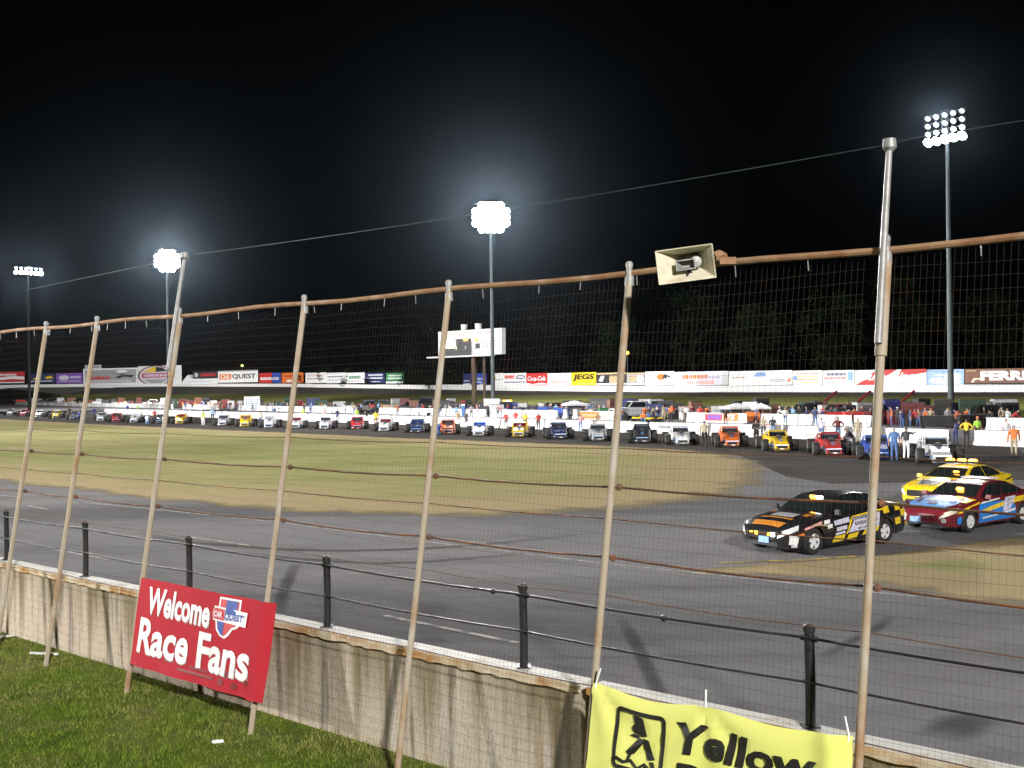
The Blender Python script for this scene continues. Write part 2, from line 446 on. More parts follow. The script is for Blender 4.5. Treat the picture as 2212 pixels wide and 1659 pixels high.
# far bank: straight pit walls, grass verge, banked back straight
W1 = (Vector((23, 79.6, 0)), Vector((-.615, .788, 0)))             # nearer pit wall: point, direction
W2 = (Vector((29, 108, 0)), Vector((-.59, .807, 0)))               # further pit wall
def on_line(L, px, off=0.0):
    """point of a wall line seen in the picture column px (at ground level), shifted off metres away from the camera"""
    p, d = L; n = Vector((d.y, -d.x, 0)); n = n if n.y > 0 else -n
    q = p + n * off
    r = (px - CX) / FPX
    t = (r * q.y - q.x) / (d.x - r * d.y)
    return q + d * t
FW_D = [(-900, 395), (0, 385), (253, 370), (600, 330), (872, 298), (1100, 258), (1416, 226), (1750, 206), (2104, 190), (2700, 175), (3200, 165)]
FW_Y = [(-900, 838), (0, 838), (253, 834.5), (600, 835.5), (815, 839), (1100, 844), (1416, 847), (2104, 847), (3200, 846)]
L3_Y = [(-900, 853), (0, 852), (560, 850.5), (900, 852), (1416, 855), (2104, 856), (3200, 857)]
def hor(px): return 835 - .0131 * (px - CX)
cols_px = [-900, -500, -200, 0, 130, 253, 380, 500, 600, 700, 815, 950, 1100, 1250, 1416, 1600, 1750, 1900, 2104, 2300, 2700, 3200]
rows = [[], [], [], []]
for px in cols_px:
    a = on_line(W2, min(px, 2900), 7.0) if px > -450 else on_line(W2, -450, 7.0) + Vector((-60 * (-px - 450) / 450, 20, 0))
    rows[0].append((a.x, a.y, .003))
    d4 = interp(FW_D, px)
    p4 = atd(px, interp(FW_Y, px), d4); p3 = atd(px, interp(L3_Y, px), max(d4 * .935, a.y + 4))
    rows[1].append(p3.to_tuple()); rows[2].append(p4.to_tuple())
    rows[3].append((p4.x * 1.5, p4.y * 1.5, p4.z))
verge = layered('verge_grass', (.095, .105, .032), [((.14, .13, .055), .15, (.4, 1, 1, .7), .45, .65, .8)], .95)
dark_soil = layered('outer_soil', (.03, .035, .02), [((.05, .045, .03), .3, (1, 1, 1), .4, .7, .8)], .95)
n = len(cols_px)
for k, (nm, mt) in enumerate((('grass_verge', verge), ('back_straight_track', asphalt_far), ('outer_ground', dark_soil))):
    m = MB()
    m.add(rows[k] + rows[k + 1], [(i, i + 1, n + i + 1, n + i) for i in range(n - 1)], mt)
    tag(m.build(nm), kind='structure')
def far_pt(px, back=0.0):                     # foot of the far wall in column px
    d = interp(FW_D, px)
    p = atd(px, interp(FW_Y, px), d)
    return p + Vector((p.x, p.y, 0)).normalized() * back
def verge_z(x, y):                            # height of the ground beyond the further pit wall
    px = CX + FPX * x / y
    a = on_line(W2, px, 7.0); d4 = interp(FW_D, px); d3 = max(d4 * .935, a.y + 4)
    if y < a.y: return 0.0
    z3 = atd(px, interp(L3_Y, px), d3).z
    return .003 + (z3 - .003) * min(1, (y - a.y) / (d3 - a.y))
def pit_pt(px, off):                          # ground point behind (+) or before (-) the further pit wall
    q = on_line(W2, px, off)
    return Vector((q.x, q.y, verge_z(q.x, q.y)))

# near lawn below the camera, with real blades
lawn_mat = layered('lawn_soil', (.10, .135, .022), [((.16, .14, .07), .9, (1, 1, 1), .5, .68, .8), ((.04, .07, .015), 3, (1, 1, 1), .45, .65, .7)], .95, .4, 25)
ZG = .2
tag(MB().add([wl(-25, 0, ZG), wl(-25, -30, ZG), wl(60, -30, ZG), wl(60, 0, ZG)], [(0, 1, 2, 3)], lawn_mat).build('near_lawn'), kind='structure')
blade = layered('grass_blade', (.155, .215, .03), [((.27, .255, .08), .8, (1, 1, 1), .42, .62, .9), ((.2, .17, .09), 1.1, (1, 1, 1), .58, .7, .8), ((.04, .08, .012), 5, (1, 1, 1), .45, .6, .7)], .8)
m = MB(); vs = []; fs = []
rnd = random.Random(3)
for i in range(52000):
    t = rnd.uniform(-1.5, 13); o = -rnd.random() ** 1.0 * (4.8 if t < 6 else 4.0) - .02
    p = wl(t, o, ZG)
    if p.y < 8.8 or p.x < -10.5: continue
    h = rnd.uniform(.025, .075) * (.6 + .8 * abs(math.sin(t * 1.7) * math.cos(o * 2.1 + t * .6))); a = rnd.uniform(0, 6.283); b = rnd.uniform(0, 6.283)
    wd = .006; ln = h * rnd.uniform(.2, .9)
    k = len(vs)
    vs += [(p.x - wd * math.cos(a), p.y - wd * math.sin(a), ZG), (p.x + wd * math.cos(a), p.y + wd * math.sin(a), ZG), (p.x + ln * math.cos(b), p.y + ln * math.sin(b), ZG + h)]
    fs.append((k, k + 1, k + 2))
m.add(vs, fs, blade)
tag(m.build('grass', fix=False), 'short green grass with worn dry patches below the front wall', 'grass', kind='stuff')
for k, (px, py, L, rz) in enumerate(((95, 1416, .42, .1), (470, 1607, .13, .5), (-2, 1380, .5, .9))):
    p = at(px, py, ZG)
    o = MB().box((0, 0, .03), (L, .05, .03), P('white')).build('litter_scrap', bevel=.006)
    o.location = p; o.rotation_euler = (0, .08, rz)
    tag(o, ('long white stick of litter lying on the grass by the second fence post', 'crumpled white paper scrap on the grass right of the red banner', 'pale board end lying on the grass at the edge by the wall')[k], 'litter')

# ------------------------------------------------------------------ front wall
JO = [-14.2, -8.2, -2.22, 3.8, 9.8, 15.8, 21.8, 27.8, 33.8]
WT = .2
wall_lab = ['concrete wall section at the right behind the yellow banner', 'concrete wall section right behind the yellow banner with rusty lip',
            'stained concrete wall section between the red and yellow banners', 'concrete wall section behind the red banner and the fence posts left of it',
            'concrete wall section at the left edge of the picture', 'far concrete wall section beyond the left edge', 'distant concrete wall section', 'most distant concrete wall section']
for k, (a, b) in enumerate(zip(JO, JO[1:])):
    if k == 0 or k > 6: continue
    lab = {1: 'stained concrete wall section behind the yellow banner', 2: 'stained concrete wall section between the red banner and the yellow banner', 3: 'concrete wall section behind the red banner, with plain fence posts left of it',
           4: 'concrete wall section cut by the left edge of the picture', 5: 'concrete wall section farther away along the front straight', 6: 'farthest concrete wall section along the front straight'}[k]
    root = thing('concrete_wall', wl(a, 0, 0), math.atan2(T_W.y, T_W.x), lab, 'wall', 'sections of the front straight wall')
    L = b - a
    g = .05
    mb = MB()
    nseg = 24
    for (y0, y1, z0, z1) in ((0, -WT, 0.0, 1.32),):
        ring = []
        for i in range(nseg + 1):
            x = g + (L - 2 * g) * i / nseg; j = random.uniform(-.006, .006)
            ring.append([(x, 0 + j, 0), (x, -WT, 0), (x, -WT, 1.32), (x, 0 + j, 1.32)])
        mb.loft(ring, concrete)
    mb.build('wall_slab', parent=root)
    mb = MB(); ring = []
    for i in range(nseg * 2 + 1):
        x = g + (L - 2 * g) * i / nseg / 2; j = random.uniform(-.012, .012)
        ring.append([(x, -WT - .015, 1.322), (x, .03 + j, 1.322 + random.uniform(-.012, .012) + .0), (x, .034 + j, 1.372), (x, .0, 1.385), (x, -WT - .015, 1.385)])
    mb.loft(ring, cap_paint)
    mb.build('wall_cap', parent=root)
    mb = MB(); ring = []
    for i in range(nseg * 2 + 1):
        x = g + (L - 2 * g) * i / nseg / 2; j = .036 + random.uniform(0, .012); dz = random.uniform(0, .035)
        ring.append([(x, .0, 1.30 - dz), (x, j, 1.31 - dz * .7), (x, j + .006, 1.376), (x, .0, 1.376)])
    mb.loft(ring, lip_rust)
    mb.build('rusty_lip', parent=root)

# ------------------------------------------------------------------ catch fence (leans over the wall)
F0 = Vector((-3.09, 12.66, ZG))
LEAN, RZ = .866, 5.25
def fn(t, z):                                 # fence plane: t along (towards the far left), z height
    return F0 + T_W * t + N_W * (LEAN * (z - ZG) / (RZ - ZG)) + Vector((0, 0, z - ZG))
def project(p):
    d = p - CAM
    k = FPX / d.dot(fw)
    return CX + d.dot(crt) * k, CY - d.dot(cup) * k
def solve_t(px, z):
    lo, hi = -9.5, 40.0
    for _ in range(50):
        mid = (lo + hi) / 2
        if project(fn(mid, z))[0] > px: lo = mid
        else: hi = mid
    return (lo + hi) / 2
posts_px = [100, 210, 388, 658, 970, 1360, 1915]
PT = [solve_t(x, RZ) for x in posts_px]
PT = [PT[0] + 7.6, PT[0] + 5.1, PT[0] + 2.6] + PT + [PT[-1] - 2.5]
fence = thing('catch_fence', fn(0, ZG), 0, 'tall leaning catch fence of rusty pipe posts, wire mesh and ropes', 'fence')
FO = fn(0, ZG)
def fl(t, z, off=0.0): return fn(t, z) - FO + N_W * off
for i, t in enumerate(PT):
    thick = i in (5, 9)
    p0, p1 = fl(t, ZG - .1), fl(t, RZ - .02)
    js = [0, .25, .5, .75, 1]
    mb = MB()
    mb.tube([p0.lerp(p1, j) + Vector((random.uniform(-.003, .003), random.uniform(-.003, .003), 0)) for j in js], .034, 10)
    po = mb.build('post', rust_pipe, fence, smooth=True)
    mb = MB()
    mb.lathe([(.0, .13), (.025, .125), (.036, .1), (.03, .06), (.028, 0), (.042, -.02), (.044, -.1), (.035, -.105)], p1 + Vector((0, 0, 0)), 'Z', 12)
    mb.build('post_cap', galv, po, smooth=True)
    if thick:                                 # a spliced taller pipe that carries the top wire
        e0 = fl(t, RZ - .75, -.06); e1 = fl(t, RZ - .02, -.06) ; top = fl(t, 6.08) + Vector((0, 0, 0)) - N_W * .05
        MB().tube([e0, e1, top], [.03, .028, .024], 10).build('extension_pole', galv, fence, smooth=True)
        MB().lathe([(.0, .06), (.05, .05), (.055, -.02), (.03, -.05)], top, 'Z', 12).build('pole_cap', galv, fence, smooth=True)
        s0, s1 = fl(t, RZ - .85), fl(t, RZ - .1)
        MB().tube([s0, s1], .046, 10).build('splice_sleeve', rust_pipe, fence, smooth=True)
mb = MB(); pts = []
tt = PT[-1]
while tt < PT[0]:
    pts.append(fl(tt, RZ + .015 * math.sin(tt * 1.9) , .02)); tt += .6
mb.tube(pts, .03, 8)
mb.build('top_rail', rust_rail, fence, smooth=True)
rr = random.Random(5); tt = PT[-1] + .3
while tt < PT[0]:
    p = fl(tt, RZ - .03, .02)
    MB().tube([p + Vector((0, 0, .04)), p + Vector((0, 0, -.09)) + N_W * rr.uniform(-.02, .02)], .005, 5).build('tie_clip', galv, fence)
    tt += rr.uniform(.45, .8)

mb = MB(); ts, te = PT[-1], PT[0]
rr = random.Random(9)
zs = [ZG + .02 + .1016 * k for k in range(int((RZ - ZG) / .1016))]
t = ts; k = 0
while t < te:                                 # vertical wires every 5 cm, horizontals every 10 cm
    pl = [fl(t + .012 * math.sin(z * 2.1 + k * .05) + rr.uniform(-.003, .003), z, .05 + .03 * math.sin(t * .9 + z * 1.3)) for z in (ZG, 1.2, 2.2, 3.2, 4.2, RZ)]
    mb.tube(pl, .00085, 3, cap=False); t += .0508; k += 1
for z in zs:
    pl = []; t = ts
    while t < te: pl.append(fl(t, z + .012 * math.sin(t * 2.3 + z) - .01 * abs(math.sin((t - PT[-1]) * 1.28)), .05 + .03 * math.sin(t * .9 + z * 1.3))); t += .45
    mb.tube(pl, .0011, 3, cap=False)
mb.build('wire_mesh', mesh_wire, fence, fix=False)
for (z, r, sg) in ((3.62, .0055, .04), (3.27, .011, .05), (2.98, .006, .03), (2.64, .011, .06), (2.3, .005, .05), (1.5, .005, .03)):
    mb = MB(); pl = []
    for a, b in zip(PT[::-1], PT[::-1][1:]):
        for j in range(12):
            u = j / 12; pl.append(fl(lerp(a, b, u), z - sg * .45 * 4 * u * (1 - u) + random.uniform(-.002, .002), .07))
    mb.tube(pl, r, 6, cap=False)
    ro = mb.build('wire_rope', rust_wire, fence, smooth=True)
    if r > .01:
        for t in PT: MB().lathe([(0, .03), (.028, .022), (.034, 0), (.028, -.022), (0, -.03)], fl(t - .05, z, .05), 'Y', 10).build('rope_clamp', rust_wire, ro, smooth=True)
# the thin wire carried by the two taller poles
tw = thing('overhead_wire', fn(PT[5], 6.08), 0, 'thin wire strung across the night sky between the two taller fence poles', 'wire')
mb = MB(); pl = []
A, B = PT[5], PT[9]
for j in range(-40, 90):
    u = j / 60; t = lerp(B, A, u)
    if t < B - 2.4: continue
    zz = 6.1 - (.05 * 4 * u * (1 - u) if 0 <= u <= 1 else 0) + (0 if u >= 0 else .02)
    if u > 1: zz = 6.08 - (u - 1) * .3
    pl.append(fn(t, zz) - fn(PT[5], 6.08) + N_W * (LEAN * (RZ - zz) / (RZ - ZG) * 0))
mb.tube(pl, .0042, 5, cap=False)
mb.build('wire_strand', steelgrey, tw)

# lower cable barrier on top of the wall
cab = thing('cable_barrier', wl(0, WT, 1.385), 0, 'low black post and cable barrier along the top of the concrete wall', 'barrier')
CB = wl(0, WT, 1.385)
def solve_c(px):
    lo, hi = -9.0, 60.0
    for _ in range(50):
        mid = (lo + hi) / 2
        if project(wl(mid, WT - .06, 1.5))[0] > px: lo = mid
        else: hi = mid
    return (lo + hi) / 2
CT = [solve_c(x) for x in (1750, 1131, 707, 409, 185, 14)]
CT = [CT[0] - 2.6] + CT + [CT[-1] + 2.7, CT[-1] + 5.4, CT[-1] + 8.1]
dk = layered('black_paint', (.016, .016, .018), [((.04, .035, .03), 6, (1, 1, .4), .5, .7, .7)], .55)
for t in CT:
    p = wl(t, WT - .06, 1.385) - CB
    mb = MB(); mb.tube([p, p + Vector((.005, 0, .4)), p + Vector((0, 0, .8))], .042, 10)
    mb.lathe([(0, .84), (.03, .835), (.05, .82), (.05, .78), (.042, .775)], p, 'Z', 12)
    po = mb.build('post', dk, cab, smooth=True)
    MB().tube([p + T_W * -.07 + Vector((0, 0, .72)), p + T_W * .07 + Vector((0, 0, .72))], .024, 8).build('cable_clamp', dk, po)
    MB().tube([p + T_W * -.05 + Vector((0, 0, .36)), p + T_W * .05 + Vector((0, 0, .36))], .02, 8).build('cable_clamp', dk, po)
    MB().box(p + Vector((0, 0, .006)), (.14, .14, .012)).build('base_plate', dk, po)

for (z, r) in ((.735, .013), (.37, .011)):
    pl = []
    for a, b in zip(CT, CT[1:]):
        for j in range(8): u = j / 8; pl.append(wl(lerp(a, b, u), WT - .1, 1.385 + z - .02 * 4 * u * (1 - u)) - CB)
    mb = MB(); mb.tube(pl, r, 6, cap=False)
    if z > .5:
        q = wl(lerp(CT[1], CT[2], .45), WT - .1, 1.385 + z - .02) - CB
        mb.lathe([(0, .035), (.028, .02), (.03, -.02), (0, -.035)], q, 'Y', 10)
        q = wl(lerp(CT[2], CT[3], .12), WT - .1, 1.385 + z - .01) - CB
        mb.lathe([(0, .035), (.028, .02), (.03, -.02), (0, -.035)], q, 'Y', 10)
    mb.build('cable', dk, cab, smooth=True)

# ------------------------------------------------------------------ banners on the fence
def fence_frame(t0, t1, z0, z1, off, base):
    """maps banner coordinates (a: 0..W left to right in the picture, b: 0..H upward) to the fence plane"""
    Wd = abs(t1 - t0); H = z1 - z0
    bul = lambda a, b: .035 * math.sin(math.pi * a / Wd) * (1 - .5 * b / H) + .012 * math.sin(a * 3.1 + b * 2.2) + .014 * math.sin(a * 7 - b * 5) * math.exp(-b * 2.5) + .05 * math.exp(-((a - Wd * .93) / .09) ** 2)
    def fr(a, b, lift=0.0):
        return fn(t0 - a, z0 + b) - N_W * (off + lift + bul(a, b)) - base
    return fr, Wd, H
def cloth(fr, W, H, nx, nz, mat, sag=None, lift=0.0):
    vs = []; fs = []
    for i in range(nx + 1):
        for j in range(nz + 1):
            a, b = W * i / nx, H * j / nz
            db = sag(a, b) if sag else 0
            vs.append(fr(a, b + db, lift))
    for i in range(nx):
        for j in range(nz):
            k = i * (nz + 1) + j; fs.append((k, k + nz + 1, k + nz + 2, k + 1))
    back = [v + N_W * .006 for v in vs]; n = len(vs)
    return vs + back, fs + [tuple(n + i for i in f[::-1]) for f in fs]
redc = layered('red_vinyl', (.4, .011, .024), [((.36, .01, .02), 1.3, (1, 1, 1), .52, .66, .7), ((.46, .022, .038), 2, (1, 1, 3), .55, .7, .6)], .78)
t0 = solve_t(388, RZ) - .07; t1 = solve_t(658, RZ) - .23
base = fn(t0, .62)
red = thing('red_banner', base, 0, 'red banner lettered Welcome Race Fans tied to the fence posts', 'banner')
fr, Wd, H = fence_frame(t0, t1, .60, 1.71, .055, base)
vs, fs = cloth(fr, Wd, H, 26, 12, redc)
MB().add(vs, fs, redc).build('banner_cloth', parent=red, smooth=True)
ptxt = pm('banner_white_print', (.74, .74, .76), .55); pshad = pm('banner_grey_print', (.32, .27, .24), .55); pblue = pm('banner_blue_print', (.02, .06, .3), .5); pred = pm('banner_red_print', (.5, .03, .035), .5)
mb = MB()
F1 = lambda a, b: fr(a, b, .006)
F2 = lambda a, b: fr(a, b, .009)
F3 = lambda a, b: fr(a, b, .012)
F4 = lambda a, b: fr(a, b, .015)
def btxt(t, x, z, w_, h_, bold):
    mb.text(t, F1, x + .012, z - .012, w_, h_, pshad, bold, 0, .07); mb.text(t, F2, x, z, w_, h_, ptxt, bold + .012, 0, .07)
btxt('Welcome', Wd * .335, H * .765, Wd * .50, H * .31, .018)
btxt('Race Fans', Wd * .47, H * .36, Wd * .84, H * .40, .018)
mb.build('lettering', parent=red)
mb = MB()
ex, ez = Wd * .72, H * .76                      # emblem: a striped state-like shape under a lettered band
ew, eh = Wd * .2, H * .42
def E(f, pts, mat): mb.add([f(ex + (x - .5) * ew, ez + (y - .5) * eh) for x, y in pts], [tuple(range(len(pts)))], mat)
E(F1, [(.1, 1.0), (.82, 1.0), (.82, .42), (.86, .36), (.78, .28), (.66, .24), (.55, .08), (.42, -.02), (.25, .02), (.1, .16), (.04, .4), (.1, .6)], ptxt)
E(F2, [(.15, .95), (.77, .95), (.77, .4), (.74, .33), (.62, .29), (.5, .13), (.4, .04), (.28, .07), (.15, .2), (.1, .4), (.15, .6)], pred)
E(F3, [(.36, .95), (.72, .95), (.72, .6), (.36, .6)], pblue)
E(F3, [(.12, .4), (.36, .4), (.36, .05), (.28, .07), (.16, .2)], pblue)
E(F4, [(-.02, .76), (1.08, .72), (1.08, .36), (-.02, .40), (-.06, .58)], ptxt)
E(lambda a, b: fr(a, b, .021), [(.0, .72), (.36, .71), (.36, .43), (.0, .44), (-.03, .58)], pred)
mb.text('CAR', lambda a, b: fr(a, b, .034), ex + (.17 - .5) * ew, ez + (.575 - .5) * eh, ew * .28, eh * .15, ptxt, .03)
mb.text('QUEST', lambda a, b: fr(a, b, .034), ex + (.70 - .5) * ew, ez + (.555 - .5) * eh, ew * .62, eh * .2, pblue, .03)
mb.build('emblem', parent=red)
mb = MB()
dark_print = pm('banner_dark_print', (.2, .01, .015), .5)
for (x0, x1, z) in ((.28, .62, .14), (.40, .66, .09)):
    MB().add([F1(Wd * x0, H * z), F1(Wd * x1, H * z), F1(Wd * x1, H * (z + .03)), F1(Wd * x0, H * (z + .03))], [(0, 1, 2, 3)], dark_print).build('faded_print', parent=red)
for (x, z) in ((.72, .1), (.81, .09), (.885, .16), (.76, .18)):
    MB().add([F1(Wd * (x + .022 * math.cos(q)), H * (z + .04 * math.sin(q))) for q in [i * .524 for i in range(12)]], [tuple(range(12))], dark_print).build('faded_print', parent=red)


yelc = layered('yellow_vinyl', (.72, .72, .2), [((.62, .68, .12), .8, (1, 1, 1), .5, .68, .7), ((.78, .77, .3), 1.5, (1, 1, 1), .55, .7, .5)], .5)
t0 = solve_t(1360, RZ) - .035; t1 = solve_t(1915, RZ) + .03
base = fn(t0, .3)
yb = thing('yellow_banner', base, 0, 'yellow banner with black lettering and a walking fingers emblem', 'banner')
frb, Wd, H = fence_frame(t0, t1, .33, 1.57, .06, base)
cr = .0
def fr(a, b, lift=0.0):
    sag = -.055 * math.sin(math.pi * a / (Wd * .5)) ** 2 * max(0, b / H) ** 3 if a < Wd * .5 else -.035 * math.sin(math.pi * (a - Wd * .5) / (Wd * .5)) ** 2 * max(0, b / H) ** 3
    # creases radiate from the tie points at the top
    cre = 0
    for tx in (0.02, Wd * .48, Wd - .02):
        dx, dz = a - tx, H - b
        rr_ = math.hypot(dx, dz) + .05
        cre += .026 * math.sin(math.atan2(dz, dx) * 7) * math.exp(-rr_ * 1.6)
    dl = abs((b - H) + (Wd * .48 - a) * .62) ; cre += .02 * math.exp(-(dl / .035) ** 2) * (1 if a < Wd * .48 else 0)
    return frb(a, b + sag, lift + cre)
vs, fs = cloth(fr, Wd, H, 44, 22, yelc)
MB().add(vs, fs, yelc).build('banner_cloth', parent=yb, smooth=True)
ink = pm('banner_black_print', (.015, .014, .012), .5)
F1 = lambda a, b: fr(a, b, .017); F2 = lambda a, b: fr(a, b, .011)
mb = MB()
mb.text('Yellow', F1, Wd * .635, H * .785, Wd * .52, H * .205, ink, .03, .12, .06)
mb.text('Pages', F1, Wd * .585, H * .49, Wd * .42, H * .27, ink, .03, .12, .06)
mb.build('lettering', parent=yb)
mb = MB()
lx0, lx1, lz0, lz1 = Wd * .119, Wd * .332, H * .486, H * .914
def frame_ring(x0, x1, z0, z1, th, rad, f, mat):
    def rr2(d):
        out = []
        for (cx, cz, a0) in ((x1 - rad, z1 - rad, 0), (x0 + rad, z1 - rad, 90), (x0 + rad, z0 + rad, 180), (x1 - rad, z0 + rad, 270)):
            for k in range(6):
                q = R(a0 + 18 * k); out.append((cx + (rad - d) * math.cos(q), cz + (rad - d) * math.sin(q)))
        return out
    o, i = rr2(0), rr2(th); n = len(o)
    # extra points along the straights keep the ring on the cloth
    def dens(l):
        r2 = []
        for k in range(n):
            a, b = l[k], l[(k + 1) % n]
            for j in range(4): r2.append((lerp(a[0], b[0], j / 4), lerp(a[1], b[1], j / 4)))
        return r2
    o, i = dens(o), dens(i); n = len(o)
    mb.add([f(*p) for p in o] + [f(*p) for p in i], [(k, (k + 1) % n, n + (k + 1) % n, n + k) for k in range(n)], mat)
frame_ring(lx0, lx1, lz0, lz1, .036, .06, F1, ink)
lw, lh = lx1 - lx0, lz1 - lz0
def LP(pts): mb.add([F1(lx0 + x * lw, lz0 + y * lh) for x, y in pts], [tuple(range(len(pts)))], ink)
LP([(.36, .93), (.56, .9), (.66, .62), (.58, .6), (.40, .62), (.35, .66), (.34, .72), (.40, .78)])     # palm
LP([(.30, .57), (.36, .60), (.52, .60), (.48, .55), (.38, .55)])                                   # thumb
LP([(.50, .57), (.62, .53), (.42, .29), (.31, .25), (.27, .31)])                                   # left leg
LP([(.57, .575), (.69, .56), (.77, .36), (.83, .27), (.69, .24), (.64, .36)])                      # right leg
LP([(.30, .24), (.37, .27), (.33, .17), (.27, .15)]); LP([(.72, .225), (.81, .23), (.87, .09), (.80, .11)])   # finger tips
LP([(0.02, .12), (.10, .14), (.22, .1), (.36, .15), (.50, .05), (.62, .13), (.75, .06), (.97, -.02), (.97, .045), (.76, .12), (.63, .19), (.50, .1), (.37, .2), (.22, .15), (.1, .2), (.02, .18)])
mb.build('emblem', parent=yb)
mb = MB()
for (a, dx) in ((.03, .05), (Wd * .48, .005), (Wd - .03, -.03)):
    p = fr(a, H - .04, .004); q = fr(a, H, 0) + Vector((0, 0, .14)) - T_W * dx
    MB().tube([p, fr(a, H, .002), q], .009, 5).build('tie_strap', P('white'), yb)
for k, a in enumerate((.03, Wd * .48, Wd - .04)):
    pass

# ------------------------------------------------------------------ horn loudspeaker on the rail
pc = atd(1481, 571, 9.36)
hs = thing('horn_loudspeaker', pc, 0, 'cream rectangular horn loudspeaker clamped to the rusty top rail', 'loudspeaker')
fwd = Vector((-.34, -1, -.26)).normalized(); hr = Vector((1, -.12, .11)).normalized(); hu = hr.cross(Vector((.12, 1, .06))).normalized()
hu = hu if hu.z > 0 else -hu
def HP(x, y, d): return hr * x + hu * y - fwd * d     # d: depth behind the mouth
ivory = layered('ivory_plastic', (.6, .55, .42), [((.4, .34, .24), 7, (1, 1, 1), .5, .72, .7)], .6)
def flare(w0, h0, w1, h1, depth, th, mat, z0=0.0):
    rings = []
    for k in range(6):
        u = k / 5; s = 1 - (1 - u) ** 1.6
        rings.append((lerp(w0, w1, s) / 2, lerp(h0, h1, s) / 2, z0 + depth * u))
    out = [[HP(a, b, d) for a, b in ((-x - th, -y - th), (x + th, -y - th), (x + th, y + th), (-x - th, y + th))] for x, y, d in rings]
    inn = [[HP(a, b, d + .004) for a, b in ((-x, -y), (x, -y), (x, y), (-x, y))] for x, y, d in rings]
    return MB().loft(out[::-1] + inn, mat)
fl_ = flare(.475, .275, .11, .1, .32, .012, ivory).build('horn_flare', parent=hs, bevel=.004)
MB().loft([[HP(a, b, d) for a, b in ((-x, -y), (x, -y), (x, y), (-x, y))] for x, y, d in ((.055, .05, .26), (.06, .055, .42), (.05, .045, .46))]).build('driver_housing', ivory, hs, bevel=.01)
inner = MB()
for d, r in ((0, 0),): pass
o_ = [[HP(a - .01, b - .01, d) for a, b in ((-x, -y), (x, -y), (x, y), (-x, y))] for x, y, d in ((.085, .045, .05), (.055, .038, .12), (.04, .035, .2))]
i_ = [[HP(a - .01, b - .01, d) for a, b in ((-x, -y), (x, -y), (x, y), (-x, y))] for x, y, d in ((.075, .037, .05), (.04, .03, .13))]
inner.loft(o_[::-1] + i_, galv)
inner.build('inner_horn', parent=hs)
MB().lathe([(0, -.055), (.045, -.05), (.055, -.02), (.055, .02), (.045, .05), (0, .055)], HP(.06, -.01, .15), 'Y', 14).build('inner_cup', galv, hs, smooth=True)
MB().tube([HP(-.02, -.13, .06), HP(.0, -.07, .14), HP(.03, -.02, .18)], .012, 6).build('inner_bracket', shadowblack, hs)
mb = MB(); mb.tube([HP(.23, .02, .06), HP(.28, .03, .1), HP(.30, .0, .16)], .045, 8); mb.box(HP(.34, -.03, .1), (.14, .06, .06))
mb.build('rail_clamp', rust_rail, hs)

# ------------------------------------------------------------------ floodlight poles
def light_pole(base, h, yaw, bright_rows, label, name='floodlight_pole', rows_=4, cols_=5, width=4.4, energy=0, aim=None, cone=130, lens_r=.31, rise=.85):
    root = thing(name, base, yaw, label, 'floodlight', 'floodlight poles round the track')   # local -y is where the lamps face
    MB().tube([(0, 0, -.3), (0, 0, h * .5), (0, 0, h)], [.34, .25, .16], 12).build('pole', steelgrey, root, smooth=True)
    mb = MB()
    for r in range(rows_):
        z = h - .3 - r * rise
        mb.tube([(-width / 2, -.12, z), (width / 2, -.12, z)], .07, 6)
    mb.tube([(-.6, -.06, h), (-.6, -.06, h - rows_ * rise)], .06, 6); mb.tube([(.6, -.06, h), (.6, -.06, h - rows_ * rise)], .06, 6)
    fr_ = mb.build('lamp_frame', steelgrey, root)
    for r in range(rows_):
        for c in range(cols_):
            x = (c - (cols_ - 1) / 2) * width / (cols_ - .6)
            if lens_r > .35 and rows_ == 5 and (x / width * 2) ** 2 + ((r - 2) / 2.2) ** 2 > 1.25: continue
            z = h - .3 - r * rise - .1
            d = Vector((0, -math.cos(R(38)), -math.sin(R(38)))); u = Vector((1, 0, 0)); v = d.cross(u)
            def ring(rad, dd): return [tuple(Vector((x, -.2, z)) + d * dd + (u * math.cos(q) + v * math.sin(q)) * rad) for q in [k * math.pi / 5 for k in range(10)]]
            hb = MB().loft([ring(.1, -.18), ring(.16, -.05), ring(.32, .25), ring(.34, .34)], chrome, cap=False)
            hb.add(ring(.1, -.18), [tuple(range(10))], chrome)
            ho = hb.build('lamp_housing', parent=fr_, smooth=True)
            lm = lens_mat if (bright_rows is None or r in bright_rows) else lens_dim
            lr_ = lens_r if lm is lens_mat else .3
            MB().add(ring(lr_, .27 if lr_ < .35 else .36), [tuple(range(10))], lm).build('lamp_lens', parent=ho)  # bright discs drawn oversized so the lamps merge into a glare blob
    if energy:
        ld = bpy.data.lights.new('floodlight', 'SPOT')
        ld.energy = energy; ld.spot_size = R(cone); ld.spot_blend = .5; ld.shadow_soft_size = 1.3; ld.color = (1.0, .98, .93)
        lo = bpy.data.objects.new('floodlight', ld); col.objects.link(lo)
        lo.parent = root
        lo.location = (0, -.9, h - 1.2)
        tgt = Matrix.Rotation(-yaw, 3, 'Z') @ (Vector(aim) - Vector(base)) - Vector(lo.location)
        lo.rotation_euler = tgt.to_track_quat('-Z', 'Y').to_euler()
    return root
def pole_at(px, py_head, d):
    p = atd(px, py_head, d); return Vector((p.x, p.y, verge_z(p.x, p.y))), p.z
def face(b, tx, ty):                          # yaw that turns local -y towards a target
    return math.atan2(ty - b.y, tx - b.x) + math.pi / 2
